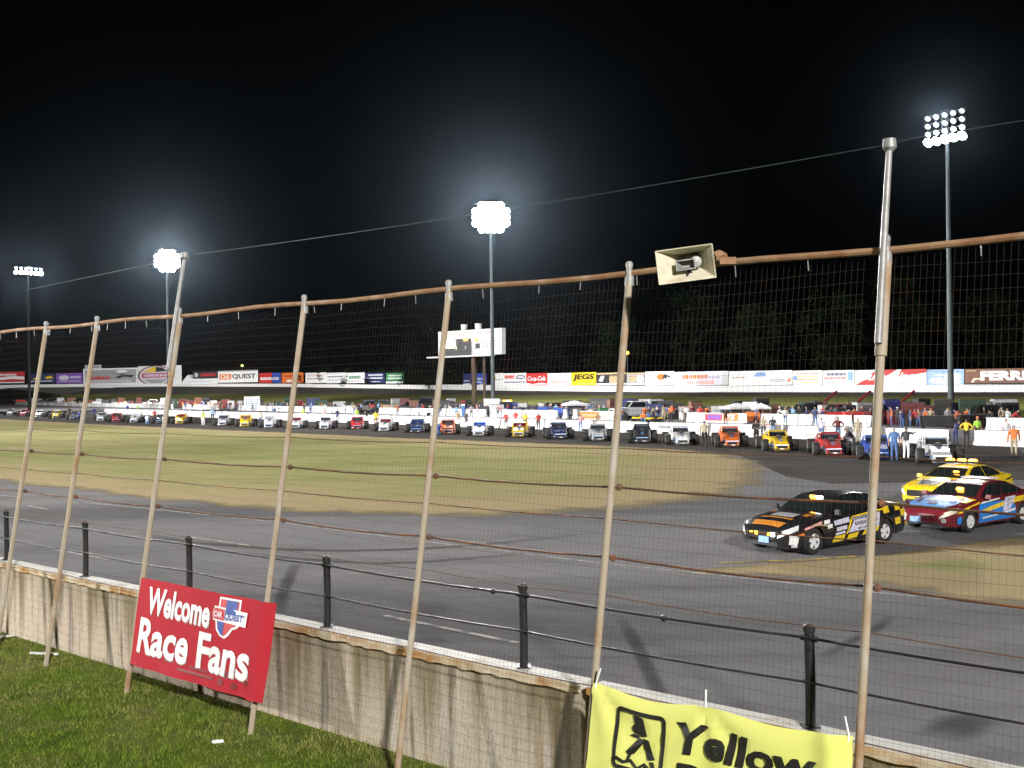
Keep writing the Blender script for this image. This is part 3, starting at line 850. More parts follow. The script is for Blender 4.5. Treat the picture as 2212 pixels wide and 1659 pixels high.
def extra_beam(root, h, aim, energy, cone, back=False):
    ld = bpy.data.lights.new('floodlight', 'SPOT')
    ld.energy = energy; ld.spot_size = R(cone); ld.spot_blend = .6; ld.shadow_soft_size = 1.3; ld.color = (1.0, .98, .93)
    lo = bpy.data.objects.new('floodlight', ld); col.objects.link(lo); lo.parent = root
    lo.location = (0, .9 if back else -.9, h - 1.2)
    tgt = Matrix.Rotation(-root.rotation_euler.z, 3, 'Z') @ (Vector(aim) - root.location) - Vector(lo.location)
    lo.rotation_euler = tgt.to_track_quat('-Z', 'Y').to_euler()
b, zt = pole_at(2046, 270, 115); h = zt - b.z + 1.6
rt = light_pole(b, h, face(b, -60, 40), (3,), 'tall floodlight pole standing behind the pit wall at the right', energy=.6e5, aim=(-5, 60, 0), rows_=4, lens_r=.5)
extra_beam(rt, h, (60, 185, 0), 1.56e+05, 90, True); extra_beam(rt, h, (5, 215, 0), 1.32e+05, 80, True)
b, zt = pole_at(1060, 463, 164); h = zt - b.z + 1.9
rt = light_pole(b, h, face(b, 10, 20), None, 'floodlight pole with the brightest glare, beside the scoreboard', energy=.9e5, aim=(2, 50, 0), rows_=5, cols_=6, width=4.9, lens_r=.6, rise=.9)
extra_beam(rt, h, (-10, 280, 2), 2.70e+05, 90, True); extra_beam(rt, h, (10, 128, 0), 1.1e5, 100); extra_beam(rt, h, (0, 0, 6), 4e5, 34)  # last beam is added, aimed at the camera to strengthen the halo
b, zt = pole_at(361, 557, 213); h = zt - b.z + 1.7
rt = light_pole(b, h, face(b, 0, 20), None, 'blazing floodlight pole behind the spliced fence post left of the scoreboard', energy=.9e5, aim=(-20, 60, 0), rows_=5, cols_=5, width=4.0, lens_r=.58)
extra_beam(rt, h, (-95, 345, 2), 2.70e+05, 90, True); extra_beam(rt, h, (0, 0, 6), 3.5e5, 26)  # second one is an added narrow beam for this lamp's halo
b, zt = pole_at(60, 584, 231); h = zt - b.z + .9
rt = light_pole(b, h, face(b, 40, 90), (1,), 'farthest floodlight pole, near the left edge', rows_=2, cols_=6, width=5.6, energy=1.2e5, aim=(-50, 120, 0), lens_r=.45)
extra_beam(rt, h, (-160, 370, 2), 2.70e+05, 90, True)
# poles behind and beside the stand, outside the picture
q = Vector((-105, 22, 0)); light_pole(q, 32, face(q, 5, 95), None, 'floodlight pole beside the front straight', energy=9e5, aim=(6, 84, 1), cone=75)
q = Vector((18, -50, 0)); rt = light_pole(q, 34, face(q, 0, 40), None, 'floodlight pole behind the grandstand', energy=2.5e5, aim=(-4, 34, 0), cone=110)
q = Vector((-120, 85, 0)); light_pole(q, 30, face(q, -40, 150), None, 'floodlight pole beside the far end of the front straight', energy=7e5, aim=(-30, 165, 1), cone=80)

#@@REST@@
# ------------------------------------------------------------------ pit walls: separate barrier sections
def barrier_mesh(L, h=.95):
    pr = [(-.3, 0), (.3, 0), (.3, .12), (.14, .4), (.1, h), (-.1, h), (-.14, .4), (-.3, .12)]
    return MB().loft([[(x, y, z) for y, z in pr] for x in (0.02, L * .33, L * .66, L - .02)], barrier_paint)
def t_of(L, p): return (Vector((p.x, p.y, 0)) - L[0]).dot(L[1])
def run_wall(L, spans, h, label, group, secL):
    proto = None
    ang = math.atan2(L[1].y, L[1].x)
    for (pa, pb) in spans:
        a, b = t_of(L, on_line(L, pa)), t_of(L, on_line(L, pb))
        a, b = min(a, b), max(a, b)
        n_ = max(1, round((b - a) / secL)); st = (b - a) / n_
        for k in range(n_):
            p = L[0] + L[1] * (a + k * st)
            if proto is None:
                proto = barrier_mesh(1.0, h).build('pit_barrier', bevel=.02)
                tag(proto, label, 'barrier', group); o = proto
            else:
                o = proto.copy(); col.objects.link(o)
            o.location = p; o.rotation_euler = (0, 0, ang + random.uniform(-.004, .004)); o.scale = (st, 1, 1)
run_wall(W1, [(225, 2054), (2100, 2420)], .98, 'white concrete barrier section in the pit wall right behind the parked race cars', 'sections of the nearer pit wall', 7.0)
run_wall(W2, [(33, 372), (395, 470), (515, 770), (818, 1050), (1060, 1205), (1252, 1330), (1482, 1612), (1642, 1885), (2126, 2420)], 1.05, 'white concrete barrier section in the farther pit wall with crews standing behind it', 'sections of the farther pit wall', 9.0)

def wall_face(L, px0, px1, z0, z1, name, arts, label, cat='banner', off=-.42):
    a, b = on_line(L, px0, off), on_line(L, px1, off)
    return board(name, a, b, z0, z1, arts, label, cat, posts=False, thick=.03, ground=0)

# ------------------------------------------------------------------ boards
def board(name, a, b, z0, z1, arts, label, cat, posts=True, thick=.12, ground=None, base_col='white', group=None, frame=False):
    """flat sign from a (left) to b (right) seen from the camera, between the heights z0 and z1"""
    d = Vector((b.x - a.x, b.y - a.y, 0)); W = d.length
    ang = math.atan2(d.y, d.x)
    g = z0 if ground is None else ground
    root = thing(name, (a.x, a.y, g), ang, label, cat, group)
    MB().box((W / 2, thick / 2, (z0 + z1) / 2 - g), (W - .04, thick, z1 - z0), P(base_col)).build('panel', parent=root)
    mb = MB(); H = z1 - z0; o = z0 - g
    step = .004 if thick < .05 else .014
    for k, s in enumerate(arts):
        y = -step * (1 + k * .5)
        fr = lambda u, v: (u, y, v + o)
        if s[0] == 'r': mb.add([fr(W * s[1], H * s[2]), fr(W * s[3], H * s[2]), fr(W * s[3], H * s[4]), fr(W * s[1], H * s[4])], [(0, 1, 2, 3)], P(s[5]))
        elif s[0] == 'p': mb.add([fr(W * x, H * z) for x, z in s[1]], [tuple(range(len(s[1])))], P(s[2]))
        elif s[0] == 'e': mb.add([fr(W * (s[1] + s[3] * math.cos(q)), H * (s[2] + s[4] * math.sin(q))) for q in [k2 * .2618 for k2 in range(24)]], [tuple(range(24))], P(s[5]))
        elif s[0] == 't': mb.text(s[1], fr, W * s[2], H * s[3], W * s[4], H * s[5], P(s[6]), s[8] if len(s) > 8 else .03, s[7] if len(s) > 7 else 0)
        elif s[0] == 'l':                          # rows of small unreadable print: broken bars
            rr = random.Random(k * 31 + len(name))
            x = s[1]
            while x < s[3] - .01:
                w_ = rr.uniform(.02, .06); mb.add([fr(W * x, H * s[2]), fr(W * min(x + w_, s[3]), H * s[2]), fr(W * min(x + w_, s[3]), H * s[4]), fr(W * x, H * s[4])], [(0, 1, 2, 3)], P(s[5])); x += w_ + .012
    if arts: mb.build('printed_face', parent=root, fix=False)
    if posts:
        for u in ([.08, .5, .92] if W > 9 else [.1, .9]):
            MB().box((W * u, thick + .08, (z1 - .1 - g + .0) / 2 - .4), (.16, .14, z1 - g + .6), steelgrey).build('support_post', parent=root)
    return root

# far wall in sections along the outer edge of the track
SP = [-500, -250, 0, 180, 380, 470, 600, 700, 815, 948, 1018, 1100, 1240, 1390, 1560, 1710, 1850, 2000, 2110, 2250, 2500, 2900]
for i, (a, b) in enumerate(zip(SP, SP[1:])):
    p, q = far_pt(a, .3), far_pt(b, .3)
    d = q - p
    h0 = interp([(-500, 1.1), (380, .95), (810, 1.05), (830, 1.3), (2900, 1.3)], a)
    up = Vector((0, 0, 1)); nn = Vector((-d.y, d.x, 0)).normalized() * .2
    ring = [[p - nn - up * .4, p + nn - up * .4, p + nn + up * h0, p - nn + up * h0], [q - nn - up * .4, q + nn - up * .4, q + nn + up * h0, q - nn + up * h0]]
    root = MB().loft([[v - p for v in r] for r in ring], barrier_paint).build('track_wall')
    root.location = p
    tag(root, 'white outer track wall section below the billboards', 'wall', 'sections of the outer track wall')
def bb(px0, px1, yt, yb, arts, label, base='white', back=.9, name='billboard', posts=True, group='billboards along the outer wall', frame=False):
    a, b = far_pt(px0, back), far_pt(px1, back)
    pm_ = (px0 + px1) / 2; d = (a.y + b.y) / 2
    z1 = atd(pm_, yt, d).z; z0 = atd(pm_, yb, d).z
    return board(name, a, b, z0, z1, arts, label, 'billboard', posts, .15, min(a.z, b.z) - .3, base, group)
SW = [('p', [(0, .42), (.2, .36), (.45, .5), (.75, .62), (1, .55), (1, .3), (.75, .36), (.45, .24), (.2, .1), (0, .14)], 'white')]
bb(-60, 53, 803.5, 828, SW + [('l', .1, .66, .85, .82, 'white'), ('r', 0, 0, 1, .1, 'white')], 'red billboard with a white wave, at the left end of the row', 'red')
bb(62, 119, 807, 827, [('p', [(.15, .45), (.35, .7), (.3, .3)], 'yellow'), ('p', [(.6, .6), (.85, .75), (.95, .5), (.7, .4)], 'yellow'), ('l', .1, .12, .9, .25, 'white')], 'dark navy billboard with yellow shapes between the red wave board and the purple board', 'navy')
bb(121, 178, 806, 828, [('e', .3, .55, .2, .25, 'lav'), ('l', .55, .5, .95, .7, 'lav'), ('l', .1, .15, .95, .25, 'lav')], 'purple billboard with pale lettering', 'purple')
bb(180, 297, 795.5, 833, [('r', .04, .15, .98, .92, 'grey'), ('l', .08, .36, .5, .54, 'red'), ('l', .08, .2, .9, .34, 'silver'), ('e', .72, .8, .1, .08, 'white'), ('p', [(.6, .5), (.75, .62), (.95, .58), (.9, .45), (.75, .5), (.66, .4)], 'dark'), ('p', [(.5, .75), (.66, .66), (.8, .72), (.7, .6)], 'dark')], 'tall grey and white billboard beside the oval emblem board', 'white')
bb(184, 219, 788.5, 796.5, [('r', .12, .1, .9, .8, 'grey')], 'small pale box sign on top of the tall grey billboard', 'silver', 1.4, posts=False)
bb(298, 392, 790, 834, [('e', .42, .52, .42, .5, 'brown'), ('e', .42, .52, .38, .45, 'lav'), ('p', [(.14, .72), (.3, .9), (.42, .95), (.42, .7)], 'yellow'), ('p', [(.42, .95), (.58, .9), (.68, .74), (.42, .7)], 'dark'), ('r', .1, .42, .74, .64, 'red'), ('l', .14, .47, .7, .59, 'lav'), ('p', [(.16, .32), (.68, .32), (.56, .14), (.3, .14)], 'grey')], 'white billboard carrying a big oval emblem in brown, yellow and red', 'white')
bb(417, 470, 802, 817.5, [('e', .14, .5, .08, .32, 'silver'), ('l', .32, .3, .92, .7, 'red')], 'low dark board with a red word, left of the framed white board', 'dark')
bb(400, 470, 818, 829, [('l', .1, .3, .9, .6, 'lav')], 'low white board under the low dark board', 'white', .75)
bb(471, 557, 800, 826, [('r', 0, .9, 1, 1, 'grey'), ('r', .04, .25, .34, .72, 'orange'), ('t', 'CAR', .19, .48, .24, .36, 'white'), ('t', 'QUEST', .66, .48, .58, .46, 'dark')], 'framed white billboard with an orange block and big dark letters', 'white')
bb(560, 607, 805.5, 827, [('r', .6, 0, 1, 1, 'blue'), ('l', .06, .3, .9, .55, 'white')], 'billboard split red and blue', 'red')
bb(609, 655, 805, 827, [('l', .1, .6, .8, .75, 'red'), ('e', .35, .2, .14, .12, 'white')], 'plain orange billboard behind a fence post', 'orange')
bb(660, 704, 805, 827.5, [('l', .08, .65, .9, .75, 'pink'), ('l', .08, .35, .9, .48, 'grey')], 'white billboard with pink print, first right of the orange board', 'white')
bb(704, 746, 805, 827.5, [('l', .1, .55, .9, .68, 'navy'), ('l', .1, .25, .85, .35, 'grey')], 'white billboard with thin navy print between two other white ones', 'white')
bb(746, 788, 805, 827.5, [('l', .2, .42, .8, .7, 'green'), ('l', .15, .15, .85, .22, 'grey')], 'white billboard with slanted green word', 'white')
bb(790, 831, 805.5, 827.5, [('l', .15, .72, .9, .86, 'white'), ('l', .1, .42, .9, .56, 'white'), ('l', .2, .1, .8, .18, 'white')], 'navy billboard filled with white print', 'navy')
bb(834, 872, 805.5, 828, [('r', 0, 0, 1, .18, 'white'), ('l', .15, .68, .85, .8, 'white'), ('l', .1, .4, .9, .55, 'white')], 'green billboard with a white foot', 'green')
bb(1001, 1017, 807, 831, [('l', .1, .3, .9, .4, 'white'), ('r', 0, 0, 1, .1, 'white')], 'narrow navy billboard left of the thick scoreboard post', 'navy')
bb(1026, 1050, 806.5, 831, [('l', .05, .45, .7, .58, 'white'), ('l', .05, .2, .6, .3, 'white'), ('r', .4, 0, 1, .08, 'white')], 'blue billboard between the scoreboard posts', 'blue')
bb(1062, 1086, 806, 832, [('p', [(.1, .5), (.4, .75), (.4, .5)], 'yellow'), ('l', .3, .42, .9, .5, 'grey')], 'narrow white billboard with a small yellow mark', 'white')
bb(1087, 1137, 806, 832, [('r', .05, .55, .5, .85, 'pink'), ('l', .1, .62, .46, .78, 'red'), ('e', .76, .66, .2, .18, 'navy'), ('e', .76, .66, .16, .12, 'lav'), ('l', .05, .2, .95, .3, 'navy')], 'white billboard with a pink block and a navy oval', 'white')
bb(1137, 1182, 806, 832, [('p', [(.0, .2), (.3, .1), (.7, .2), (1, .12), (1, .04), (0, .04)], 'white'), ('t', 'Coca-Cola', .5, .56, .86, .4, 'white', .3)], 'bright red billboard with white script lettering', 'red')
bb(1183, 1234, 806, 832, [('l', .1, .55, .9, .68, 'lav'), ('l', .12, .12, .9, .36, 'pink')], 'white billboard with a row of pink print, left of the yellow board', 'white')
bb(1234, 1288, 804.5, 832, [('t', 'JEGS', .5, .6, .86, .56, 'black', .15, .05), ('l', .3, .08, .9, .15, 'tan')], 'yellow billboard with heavy black capitals', 'yellow')
bb(1288, 1353, 805, 831, [('r', 0, .86, 1, 1, 'tan'), ('p', [(.08, .3), (.16, .75), (.3, .75), (.22, .25)], 'silver'), ('r', .45, .1, .85, .75, 'tan'), ('r', 0, 0, 1, .12, 'white')], 'dark and tan billboard behind the leaning post', 'dark')
bb(1354, 1393, 805, 831, [('e', .35, .5, .2, .3, 'tan'), ('e', .74, .5, .2, .3, 'silver'), ('r', 0, .88, 1, 1, 'tan'), ('r', 0, 0, 1, .12, 'white')], 'grey billboard with two pale discs', 'grey')
bb(1394, 1456, 802.5, 832, [('e', .55, .6, .14, .24, 'orange'), ('p', [(.58, .4), (.66, .8), (.72, .8), (.9, .62), (.86, .5), (.78, .62), (.74, .42), (.68, .5)], 'dark'), ('l', .3, .15, .8, .22, 'lav')], 'white billboard with an orange disc and dark letters', 'white')
bb(1457, 1574, 802.5, 832, [('r', .9, 0, 1, 1, 'silver'), ('l', .16, .46, .62, .78, 'orange'), ('r', .24, .06, .75, .34, 'pink'), ('l', .5, .5, .85, .62, 'grey')], 'wide lavender billboard with orange lettering', 'lav')
bb(1575, 1711, 801, 832, [('l', .06, .5, .3, .62, 'khaki'), ('p', [(.4, .6), (.45, .9), (.58, .9), (.6, .6)], 'lightblue'), ('e', .78, .32, .12, .1, 'grey'), ('l', .7, .28, .86, .36, 'white'), ('p', [(.92, .25), (.99, .55), (.97, .2)], 'orange'), ('l', .62, .68, .95, .78, 'lav')], 'wide white billboard of scattered small marks', 'white')
bb(1712, 1776, 800.5, 832, [('l', .12, .74, .9, .84, 'orange'), ('l', .12, .54, .9, .62, 'yellow'), ('l', .12, .34, .9, .42, 'orange'), ('l', .3, .14, .9, .22, 'yellow'), ('e', .1, .5, .07, .16, 'lightblue')], 'white billboard with four lines of orange print', 'white')
bb(1777, 1846, 800, 832, [('l', .15, .64, .75, .84, 'navy'), ('l', .06, .42, .75, .54, 'red'), ('l', .1, .12, .72, .28, 'pink'), ('r', .8, .3, .96, .9, 'lightblue')], 'white billboard with red lines and a pale blue corner strip', 'white')
bb(1847, 2002, 798.5, 832, [('p', [(.0, 0), (.18, .5), (.3, 1), (.6, 1), (.42, .5), (.3, 0)], 'red'), ('p', [(.6, .45), (1, .8), (1, 1), (.66, 1)], 'red'), ('t', 'Budweiser', .5, .58, .86, .5, 'white', .45), ('e', .7, .22, .28, .16, 'lav')], 'wide white billboard with red swashes and white script', 'white')
bb(2003, 2083, 798, 832, [('e', .3, .3, .25, .2, 'lav'), ('e', .7, .55, .22, .25, 'white'), ('e', .62, .22, .3, .2, 'lav'), ('l', .2, .6, .55, .68, 'white')], 'sky blue billboard with white cloud shapes', 'skyblue')
bb(2084, 2250, 796, 832, [('r', 0, 0, 1, .14, 'black'), ('t', 'FERRIS', .57, .58, .72, .6, 'white', 0, .06), ('l', .03, .82, .17, .93, 'tan'), ('p', [(.08, .2), (.12, .45), (.24, .45), (.2, .34), (.14, .34), (.12, .18)], 'cream')], 'brown billboard with huge white capitals at the right edge', 'brown')
dec = bb(949, 976, 833.5, 840.8, [('r', 0, 0, .35, 1, 'red'), ('t', 'QUEST', .62, .5, .7, .6, 'white')], 'small red and navy sign fixed to the white outer wall under the scoreboard', 'navy', -.05, 'wall_sign', False, None)
# white gabled tent by the boards
a, b = far_pt(394, 1.2), far_pt(418, 1.2)
d = (b - a); W_ = d.length; h_ = 40 * a.y / FPX * .62
root = thing('gable_tent', a, math.atan2(d.y, d.x), 'white gabled tent between the oval emblem board and the low dark board', 'tent')
MB().loft([[(0, y, 0), (W_, y, 0), (W_, y, h_ * .45), (W_ / 2, y, h_), (0, y, h_ * .45)] for y in (0, 4)], P('white')).build('tent_canopy', parent=root)
MB().box((W_ / 2, -.03, h_ * .2), (W_ * .5, .03, h_ * .4), P('silver')).build('tent_door', parent=root)

# ------------------------------------------------------------------ scoreboard
a, b = atd(947, 771, 178), atd(1084, 764, 168)
z1a, z1b = atd(947, 717, 178).z, atd(1084, 708, 168).z
g = verge_z((a.x + b.x) / 2, 172) 
sb = board('scoreboard', a, b, (a.z + b.z) / 2, (z1a + z1b) / 2, [
    ('t', 'STAFFORD', .24, .84, .26, .14, 'pink'), ('t', 'MOTOR', .49, .84, .17, .14, 'pink'), ('t', 'SPEEDWAY', .76, .84, .26, .14, 'pink'),
    ('r', .1, 0, .535, .66, 'dark'), ('r', .60, .25, .67, .45, 'dark'), ('l', .70, .38, .88, .44, 'grey'), ('l', .70, .27, .85, .33, 'grey'), ('l', .60, .1, .95, .13, 'lav'), ('e', .62, .6, .03, .05, 'yellow'), ('l', .7, .55, .9, .62, 'lav'),
    ('t', '3', .3, .3, .03, .12, 'silver'), ('t', '7', .45, .3, .03, .12, 'silver'), ('r', .0, .535, 1, .54, 'grey')], 'white scoreboard on posts above the pits with a lit panel', 'scoreboard', posts=False, thick=.9, ground=g, base_col='silver')
W_ = math.hypot(b.x - a.x, b.y - a.y); zb = (a.z + b.z) / 2 - g; Hs = (z1a + z1b) / 2 - (a.z + b.z) / 2
warm = pm('lit_score_panel', (1.0, .86, .5), .5, 0, 0, 1, 5.0)
MB().box((W_ * .215, -.25, zb + Hs * .47), (W_ * .165, .06, Hs * .30), warm).build('lit_panel', parent=sb, bevel=.02)
MB().box((W_ * .46, -.25, zb + Hs * .61), (W_ * .05, .06, Hs * .06), amber).build('caution_light', parent=sb)
MB().box((W_ * .42, -.9, zb - .15), (W_ * 1.02, 1.0, .22), P('silver')).build('catwalk', parent=sb)
for u in (.4, .62): MB().lathe([(0, .95), (.5, .95), (.55, .9), (.5, 0), (0, 0)], (W_ * u, .4, zb + Hs), 'Z', 12, P('silver')).build('rooftop_speaker', parent=sb, smooth=True)
MB().tube([(W_ * .545, .4, -1), (W_ * .545, .4, zb + Hs * .5)], .42, 10).build('support_post', wood_pole, sb)
MB().tube([(W_ * .62, 1.6, -1), (W_ * .62, 1.6, zb + Hs * 1.0)], .22, 8).build('support_post', wood_pole, sb)

# small distant lamps
def small_lamp(px, py, d, mat, label, h0=None):
    p = atd(px, py, d); g = far_pt(px, 6).z
    root = thing('yard_lamp', (p.x, p.y, min(g, p.z - 2)), 0, label, 'lamp')
    MB().tube([(0, 0, 0), (0, .15, p.z - root.location.z)], .09, 6).build('lamp_post', steelgrey, root)
    MB().lathe([(0, .35), (.3, .28), (.42, 0), (.3, -.28), (0, -.35)], (0, 0, p.z - root.location.z), 'Z', 10, mat).build('lamp_globe', parent=root, smooth=True)
small_lamp(1355, 762, 260, amber, 'single orange lamp glowing in the dark trees right of the scoreboard')
small_lamp(523, 790, 400, pm('greenish_lamp', (.6, 1, .2), .4, 0, 0, 1, 6.0), 'small greenish lamp glowing above the framed white billboard')
small_lamp(651, 819, 330, amber, 'small amber lamp glowing in front of the orange billboard')

# ------------------------------------------------------------------ trees and hedge beyond the outer wall
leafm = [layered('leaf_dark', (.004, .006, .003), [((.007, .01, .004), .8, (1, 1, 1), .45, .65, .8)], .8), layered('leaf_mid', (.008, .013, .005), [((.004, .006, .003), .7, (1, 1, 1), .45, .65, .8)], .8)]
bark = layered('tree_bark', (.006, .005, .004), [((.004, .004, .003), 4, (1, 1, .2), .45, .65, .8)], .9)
def tree(px, d, h, rad, lab, seed, trunk_h=.35, lm=0):
    rr = random.Random(seed)
    p = far_pt(px, 0); b_ = Vector((p.x, p.y, 0)) * (d / p.y); g = p.z
    root = thing('broadleaf_tree', (b_.x, b_.y, g - .3), rr.uniform(0, 6), lab, 'tree', 'trees beyond the outer wall')
    mb = MB()
    mb.tube([(0, 0, 0), (.2, .1, h * .25), (.1, .3, h * .55), (0, 0, h * .85)], [rad * .085, rad * .065, rad * .045, .05], 8)
    for k in range(6):
        q = rr.uniform(0, 6.28); z = h * rr.uniform(.25, .5)
        mb.tube([(.1, .1, z), (math.cos(q) * rad * .4, math.sin(q) * rad * .4, z + h * .15), (math.cos(q) * rad * .75, math.sin(q) * rad * .75, z + h * .22)], [rad * .035, rad * .02, .04], 6)
    mb.build('trunk', bark, root, smooth=True)
    vs = []; fs = []
    clumps = []
    for k in range(34):
        u = rr.random(); q = rr.uniform(0, 6.28)
        z = h * (trunk_h + (1 - trunk_h) * u); rm = rad * (1 - abs(u - .4) ** 1.6 * 1.3) * rr.uniform(.35, 1)
        clumps.append((math.cos(q) * rm, math.sin(q) * rm, z, rad * rr.uniform(.16, .34)))
    for (cx, cy, cz, cr) in clumps:
        for j in range(85):
            v = Vector((rr.gauss(0, 1), rr.gauss(0, 1), rr.gauss(0, .8))).normalized() * cr * rr.uniform(.5, 1.08)
            s = rr.uniform(.14, .3) * (rad / 5) ** .5; a = Vector((rr.gauss(0, 1), rr.gauss(0, 1), rr.gauss(0, 1))).normalized(); b2 = a.cross(Vector((rr.gauss(0, 1), rr.gauss(0, 1), rr.gauss(0, 1)))).normalized()
            c0 = Vector((cx, cy, cz)) + v; k = len(vs)
            vs += [c0 - a * s, c0 + b2 * s * .6, c0 + a * s, c0 - b2 * s * .6]; fs.append((k, k + 1, k + 2, k + 3))
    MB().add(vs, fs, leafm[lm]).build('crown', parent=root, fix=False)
for i, (px, d, h, rad, lab, lm) in enumerate([
    (940, 300, 20, 8, 'tall dark tree left of the scoreboard beyond the outer wall', 0), (1000, 306, 17, 7, 'dark tree behind the scoreboard posts', 1), (885, 330, 13, 6, 'shorter dark tree above the gap right of the green billboard', 0),
    (1180, 290, 22, 9, 'big dark tree rising above the bright red script billboard', 0), (1500, 262, 24, 10, 'big dark tree above the wide lavender billboard', 0), (1640, 246, 19, 8, 'dark tree above the wide white billboard', 1),
    (1800, 228, 20, 8.5, 'faintly lit tree left of the right-hand tall fence post', 1), (1930, 228, 23, 9, 'dark tree behind the tall fence post extension', 0), (2150, 215, 19, 8, 'dark tree above the brown billboard', 0), (1330, 280, 18, 8, 'dark tree behind the orange yard lamp', 1)]):
    tree(px, d, h, rad, lab, 40 + i, .3, lm)
for i, (px, w_, h_, lab) in enumerate([(675, 9, 5.2, 'bushy shrub above the white billboard with pink print'), (720, 10, 6.4, 'bushy shrub above the white billboard with navy print'), (775, 9, 5.6, 'bushy shrub above the white billboard with green word'), (830, 10, 6.6, 'bushy shrub above the navy and green billboards'), (905, 10, 5, 'bushy shrub in the gap right of the green billboard'), (960, 9, 4.6, 'bushy shrub filling the gap under the scoreboard'), (615, 8, 4.6, 'bushy shrub above the split red and blue billboard')]):
    rr = random.Random(80 + i); p = far_pt(px, 5); root = thing('shrub', p, 0, lab, 'shrub', 'shrubs beyond the outer wall')
    vs = []; fs = []
    for k in range(18):
        cx, cy, cz, cr = rr.uniform(-w_ / 2, w_ / 2), rr.uniform(-1.5, 1.5), rr.uniform(.2, .8) * h_, rr.uniform(.9, 1.7)
        for j in range(90):
            v = Vector((rr.gauss(0, 1), rr.gauss(0, 1), rr.gauss(0, 1))).normalized() * cr * rr.uniform(.5, 1.05); s = rr.uniform(.12, .26)
            a = Vector((rr.gauss(0, 1), rr.gauss(0, 1), rr.gauss(0, 1))).normalized(); b2 = a.cross(Vector((rr.gauss(0, 1), rr.gauss(0, 1), rr.gauss(0, 1)))).normalized(); c0 = Vector((cx, cy, cz)) + v; k2 = len(vs)
            vs += [c0 - a * s, c0 + b2 * s * .6, c0 + a * s, c0 - b2 * s * .6]; fs.append((k2, k2 + 1, k2 + 2, k2 + 3))
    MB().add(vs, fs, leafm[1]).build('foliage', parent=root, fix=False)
    MB().tube([(0, 0, -.4), (.1, 0, h_ * .3), (-.2, .1, h_ * .6)], [.12, .09, .04], 6).build('stem', bark, root)

# ------------------------------------------------------------------ wheels
def add_wheel(root, loc, r, wd, rim_mat, spokes=5, side=1, rim_r=.64, name='wheel'):
    """wheel with its axle along y; side is +1 when the outer face looks to +y"""
    pr = [(r * .6, -wd / 2), (r * .93, -wd / 2), (r, -wd / 2 + .03), (r, wd / 2 - .03), (r * .93, wd / 2), (r * .6, wd / 2), (r * .58, 0)]
    ty = MB().lathe(pr, (0, 0, 0), 'Y', 26, rubber, False).build(name, parent=root, smooth=True)
    ty.location = loc
    mb = MB(); rr = r * rim_r; yo = side * (wd / 2 - .015)
    mb.lathe([(rr, yo), (rr * .93, yo + side * .012), (rr * .88, yo - side * .03), (rr * .8, yo - side * .09), (0, yo - side * .1)], (0, 0, 0), 'Y', 26, rim_mat if spokes == 0 else shadowblack, False)
    mb.lathe([(rr * 1.02, yo - side * .02), (rr * 1.0, yo + side * .008), (rr * .9, yo + side * .006), (rr * .86, yo - side * .03)], (0, 0, 0), 'Y', 26, rim_mat, False)
    if spokes:
        mb.lathe([(0, yo), (rr * .2, yo), (rr * .24, yo - side * .03)], (0, 0, 0), 'Y', 12, rim_mat)
        for k in range(spokes):
            q = 2 * math.pi * k / spokes + .3
            u = Vector((math.cos(q), 0, math.sin(q))); v = Vector((-math.sin(q), 0, math.cos(q))); yv = Vector((0, side, 0))
            c0 = Vector((0, yo, 0))
            for s in (0,):
                pts = [c0 + u * rr * .1 + v * rr * .15, c0 + u * rr * .1 - v * rr * .15, c0 + u * rr * .93 - v * rr * .27 - yv * .003, c0 + u * rr * .93 + v * rr * .27 - yv * .003]
                bk = [p - yv * .04 for p in pts]
                mb.loft([pts, bk], rim_mat)
    mb.build('rim', parent=ty, smooth=False)
    return ty

